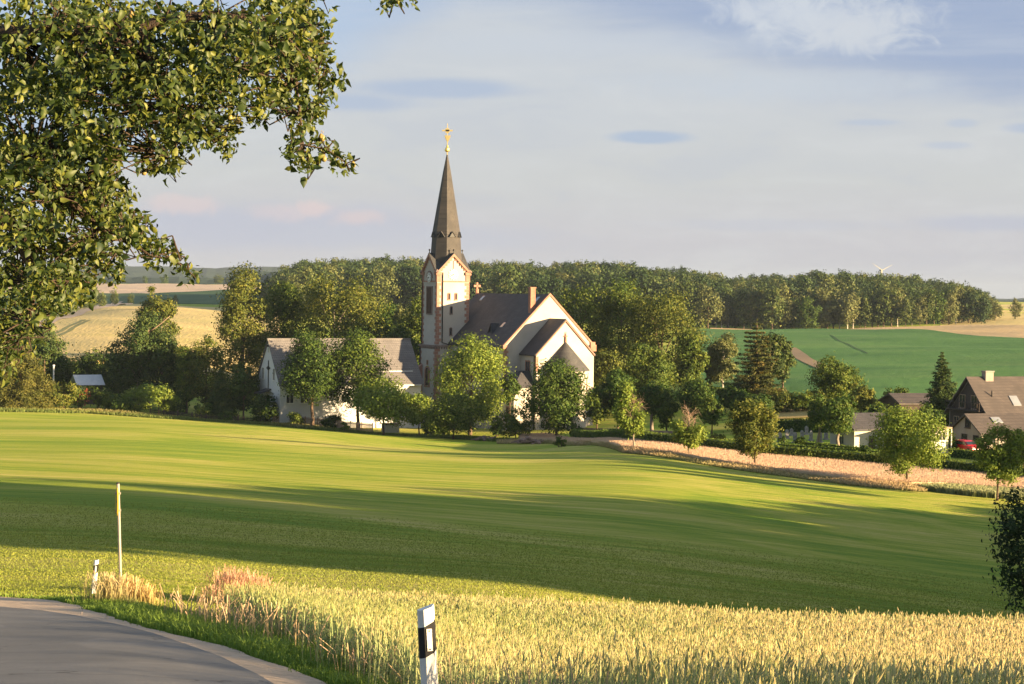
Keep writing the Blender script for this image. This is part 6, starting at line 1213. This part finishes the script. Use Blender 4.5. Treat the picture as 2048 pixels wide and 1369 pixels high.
# ------------------------------------------------------------------ foreground pear tree
def pear():
    rg = np.random.default_rng(42); bx, by = -4.7, 11.2; g = g1(bx, by)
    rt = thing('pear_tree', 'old fruit tree whose leafy branches hang into the picture close to the viewer', 'tree', (bx, by, g)); O = Vector((bx, by, g))
    BL = [(600, 40, 60), (560, 110, 60), (622, 130, 40), (606, 85, 45), (652, 165, 24), (675, 160, 14), (580, 190, 38), (505, 175, 55), (540, 60, 75), (460, 95, 75), (440, 190, 42), (612, 218, 30), (632, 210, 20), (600, 262, 22), (598, 305, 26), (612, 325, 16), (652, 300, 20), (683, 322, 17), (645, 280, 12),
          (400, 90, 85), (385, 200, 62), (365, 262, 48), (318, 300, 40), (340, 328, 20), (290, 325, 18), (262, 290, 14), (440, 272, 28), (455, 240, 24), (452, 300, 16), (300, 200, 62), (300, 90, 95), (200, 100, 110), (190, 210, 95), (100, 100, 120), (80, 250, 110), (200, 285, 50), (150, 350, 80), (40, 380, 110), (195, 400, 48), (215, 330, 30),
          (245, 385, 22), (238, 452, 42), (275, 440, 22), (275, 470, 26), (300, 500, 24), (330, 490, 22), (350, 515, 14), (310, 525, 14), (381, 548, 14), (378, 540, 8), (150, 450, 80), (40, 500, 100), (170, 520, 52), (215, 520, 26), (235, 545, 16), (30, 600, 70), (105, 570, 50), (150, 585, 32), (170, 570, 22), (130, 605, 16), (70, 630, 26), (15, 680, 44), (48, 668, 22), (12, 735, 20), (520, 235, 14), (485, 215, 14), (775, 6, 12), (800, -2, 12), (765, -14, 14), (820, -8, 8)]
    cen, rr = [], []
    for (px, py, r) in BL:
        base = 10.3 + rg.uniform(-1.0, 1.0) * (1 if r > 30 else .4) - (0.3 if px > 500 else 0)
        m = max(3, int(8.5 * (r / 17.) ** 2))
        a = rg.random(m) * 6.283; q = r * np.sqrt(rg.random(m)); dep = rg.normal(0, .42 + r / 170., m)
        for j in range(m): w_ = W(px + math.cos(a[j]) * q[j], py + math.sin(a[j]) * q[j], base + dep[j]); cen.append(w_)
    vis = len(cen)
    for (x, y, z, r_) in [(-5.5, 11, 2.6, 1.6), (-4, 11, 3.4, 1.8), (-2.2, 11, 3.2, 1.4), (-6.5, 11.5, 1.2, 1.4), (-6.8, 11, -.3, 1.2), (-4.8, 12.5, 2.4, 1.5), (-5, 9.6, 2.2, 1.4), (-3, 10, 2.7, 1.2), (-6, 10, .6, 1.3), (-4.6, 11, 4.6, 1.4)]:
        for j in range(150):
            d = rg.normal(size=3); d /= np.linalg.norm(d); w_ = Vector((x, y, z)) + Vector(d) * r_ * rg.uniform(.5, 1)
            ppx = CX + F * w_.x / w_.y; ppy = YH - F * w_.z / w_.y
            if ppx > -10 and ppy > -20: continue
            cen.append(w_)
    cen = np.array([tuple(c) for c in cen]); per = 6; n = len(cen) * per; i = np.repeat(np.arange(len(cen)), per)
    tw = unit(rg.normal(size=(len(cen), 3)) * np.array([1, .8, .6]) + np.array([.25, -.1, -.2]))
    ax = unit(tw[i] * .35 + unit(rg.normal(size=(n, 3))) * .9 + np.array([.1, 0, -.55])); ps = cen[i] + tw[i] * rg.uniform(-.05, .05, n)[:, None] + rg.normal(0, .012, (n, 3))
    nr = unit(rg.normal(size=(n, 3)) + np.array([0.15, -.1, .35])); sd = unit(np.cross(ax, nr)); nr = np.cross(sd, ax); L = rg.gamma(14, .0024, n).clip(.018, .052)[:, None]; Wd = L * rg.uniform(.22, .36, n)[:, None]; cu = rg.uniform(.2, 1.2, n)[:, None]; fo = rg.uniform(.2, .9, n)[:, None]
    def pt(t, s): return ps + ax * L * (t - .12 * cu * t * t) - nr * L * cu * t * t * .75 + sd * Wd * s + nr * Wd * np.abs(s) * fo
    rows = [pt(.0, 0), pt(.28, -.85), pt(.28, 0), pt(.28, .85), pt(.62, -.9), pt(.62, 0), pt(.62, .9), pt(1.0, 0)]
    v = np.stack(rows, 1).reshape(-1, 3) - np.array(O); b = np.arange(n)[:, None] * 8
    tri = np.array([(0, 2, 1), (0, 3, 2), (1, 2, 5), (1, 5, 4), (2, 3, 6), (2, 6, 5), (4, 5, 7), (5, 6, 7)]); f = (b[:, :, None] + tri[None]).reshape(-1, 3)
    tnt = np.clip(rg.normal(.46, .27, n), 0, 1); np_mesh('crown', v, f, M['leaf_pear'], rt, smooth=True, tint=np.repeat(tnt, 8)); print('pear leaves', n)
    # limbs: trunk outside the frame, one heavy limb into the picture, twigs to every blob
    P = lambda px, py, Y=9.9: W(px, py, Y) - O
    mb = MB(); mb.tube([(0, 0, -.3), (.05, 0, 1.0), (-.05, 0, 2.2), (.1, 0, 3.2), (.0, 0, 4.6)], [.30, .23, .2, .17, .09], 10)
    limb = [Vector((0, 0, 3.1)), P(-160, 60, 10.6), P(40, 72), P(110, 58), P(170, 50), P(225, 70), P(262, 92), P(285, 112)]; mb.tube(limb, [.15, .10, .048, .042, .036, .03, .022, .014], 8)
    l2 = [Vector((0, 0, 2.6)), P(-200, 300), P(-40, 380), P(40, 470), P(70, 560), P(60, 640)]; mb.tube(l2, [.12, .08, .045, .03, .02, .01], 7)
    l3 = [P(110, 58), P(170, 70), P(250, 66), P(330, 40), P(430, 30), P(530, 40), P(600, 90), P(640, 150)]; mb.tube(l3, [.05, .035, .03, .026, .022, .018, .012, .007], 6)
    l4 = [P(-100, -160), P(100, -120), P(380, -90), P(560, -70), P(700, -60), P(765, -30), P(790, 0)]; mb.tube([Vector((0, 0, 4.2))] + l4, [.1, .08, .06, .045, .03, .015, .008, .004], 6)
    l5 = [P(285, 60), P(300, 140), P(330, 210), P(355, 260), P(340, 310)]; mb.tube(l5, [.03, .02, .013, .008, .005], 5)
    l6 = [P(60, 320), P(130, 400), P(200, 450), P(255, 480), P(300, 512), P(345, 520), P(378, 540)]; mb.tube(l6, [.03, .022, .015, .010, .007, .005, .003], 5)
    l7 = [P(560, 80), P(590, 160), P(600, 230), P(606, 290), P(655, 300), P(690, 325)]; mb.tube(l7, [.02, .012, .008, .006, .004, .003], 5)
    tw_ = mb; nodes = [q for l in (limb[2:], l2[2:], l3, l4[2:], l5, l6, l7) for q in l]
    for j in range(0, vis, 3):
        c = Vector(cen[j]) - O; q = min(nodes, key=lambda s: (s - c).length)
        q2 = q + (c - q) * rg.uniform(0, .45); 
        if (c - q2).length < .75: m1 = q2.lerp(c, .5) + Vector(rg.normal(0, .04, 3)); tw_.tube([q2, m1, c], [.006, .004, .002], 3, cap=False)
    tw_.build('trunk', M['barkdark'], rt, True)
    for j, (px, py) in enumerate([(228 * .352 * 8, 275), (645, 277), (648, 318), (706, 330), (15, 122), (240, 90), (325, 38), (510, 62), (465, 152), (568, 95), (460, 236), (475, 243), (200, 372), (395, 60), (312, 256), (262, 30), (130, 190), (470, 25), (555, 190), (350, 150), (288, 345), (60, 300), (100, 440), (575, 125)]):
        if px > 720: px = 120
        f_ = MB(); c = P(px, py, 9.9); f_.lathe([(.001, -.016), (.010, -.013), (.014, -.003), (.012, .007), (.006, .016), (.001, .02)], (c.x, c.y), 9); f_.v = [(x, y, z + c.z) for x, y, z in f_.v]; f_.tube([(c.x, c.y, c.z + .025), (c.x + .004, c.y, c.z + .034)], .0016, 4); f_.build('fruit', M['fruit'], rt, True)
pear()

# ------------------------------------------------------------------ trees beyond the frame edge that throw the long evening shadows
def shade_tree(x, y, h, r, label, seed):
    SEED[0] += 1; rg = np.random.default_rng(seed); g = g1(x, y); B = [(0, 0, h * .5, r * .85, r * .85, h * .5)] + [(rg.normal(0, r * .5), rg.normal(0, r * .5), h * rg.uniform(.2, .82), r * .5, r * .5, h * .18) for _ in range(14)]
    build_tree('field_tree', label, 'tree', (x, y, g), B, h, .2, .3, M['leaf_mid'], M['bark'], 9000, .38, .45, per=16, group='trees along the right field margin', shell=.3)
for i, (x, y, h, zb_, r) in enumerate([(75, 151, 13, 8.5, 1.5), (79, 145, 13.5, 8.5, 1.6), (73, 160, 12.5, 8, 1.3), (90, 150, 15, 9.5, 1.6)]):
    rg_ = np.random.default_rng(700 + i); B = lumps(r, (h - zb_) / 2, (h + zb_) / 2, 7, rg_, .45)
    build_tree('poplar_tree', 'tall slender tree standing right of the frame beyond the margin trees', 'tree', (x, y, g1(x, y)), B, h, .12, zb_, M['leaf_mid'], M['bark'], 2200, .24, .3, group='slender trees beyond the right margin')
lab_ = 'dense tree of the field margin to the right of the meadow'
for i, (x, y, h, r) in enumerate([(58, 41, 16, 6.4), (66, 45, 16, 6.4), (58, 50, 16, 6.4), (67, 56, 16.5, 6.4), (58, 60, 16, 6.4), (67, 66, 16.5, 6.4), (59, 71, 15.5, 6.4), (68, 77, 15.5, 6.4), (59, 82, 14, 6.4), (68, 88, 14, 6.4), (59, 94, 12.5, 6.4), (68, 99, 12.5, 6.4), (59, 105, 11, 6.2), (67, 110, 10.5, 6), (60, 116, 9.2, 5.6), (66, 121, 8.8, 5.4), (61, 127, 7.8, 5), (66, 133, 7.5, 4.8), (61, 139, 6.2, 4.4), (64, 145, 5.4, 4.2), (61, 151, 4.4, 4.0), (60, 157, 3.2, 3.6)]):
    shade_tree(x, y, h, r, lab_, 900 + i)
for i, (x, y, h, r) in enumerate([(19, 4.5, 1.9, 2.4), (25, -1, 2.2, 3.0)]): shade_tree(x, y, h, r, 'unseen low bush added right of the viewer to shade the near wheat', 950 + i)  # added out of view, kept low so only the wheat foot is shaded

# ------------------------------------------------------------------ evening haze
def haze():
    m, t, o = material('evening_haze'); vo = t.new('ShaderNodeVolumePrincipled'); vo.inputs['Density'].default_value = HAZE; vo.inputs['Color'].default_value = (.40, .49, .64, 1); vo.inputs['Anisotropy'].default_value = .0
    t.l.new(vo.outputs[0], o.inputs['Volume']); b = MB(); b.box(-24000, 30000, -400, 15000, -75, 85); ob = b.build('haze', m); tag(ob, kind='stuff')
HAZE = .00006
haze()
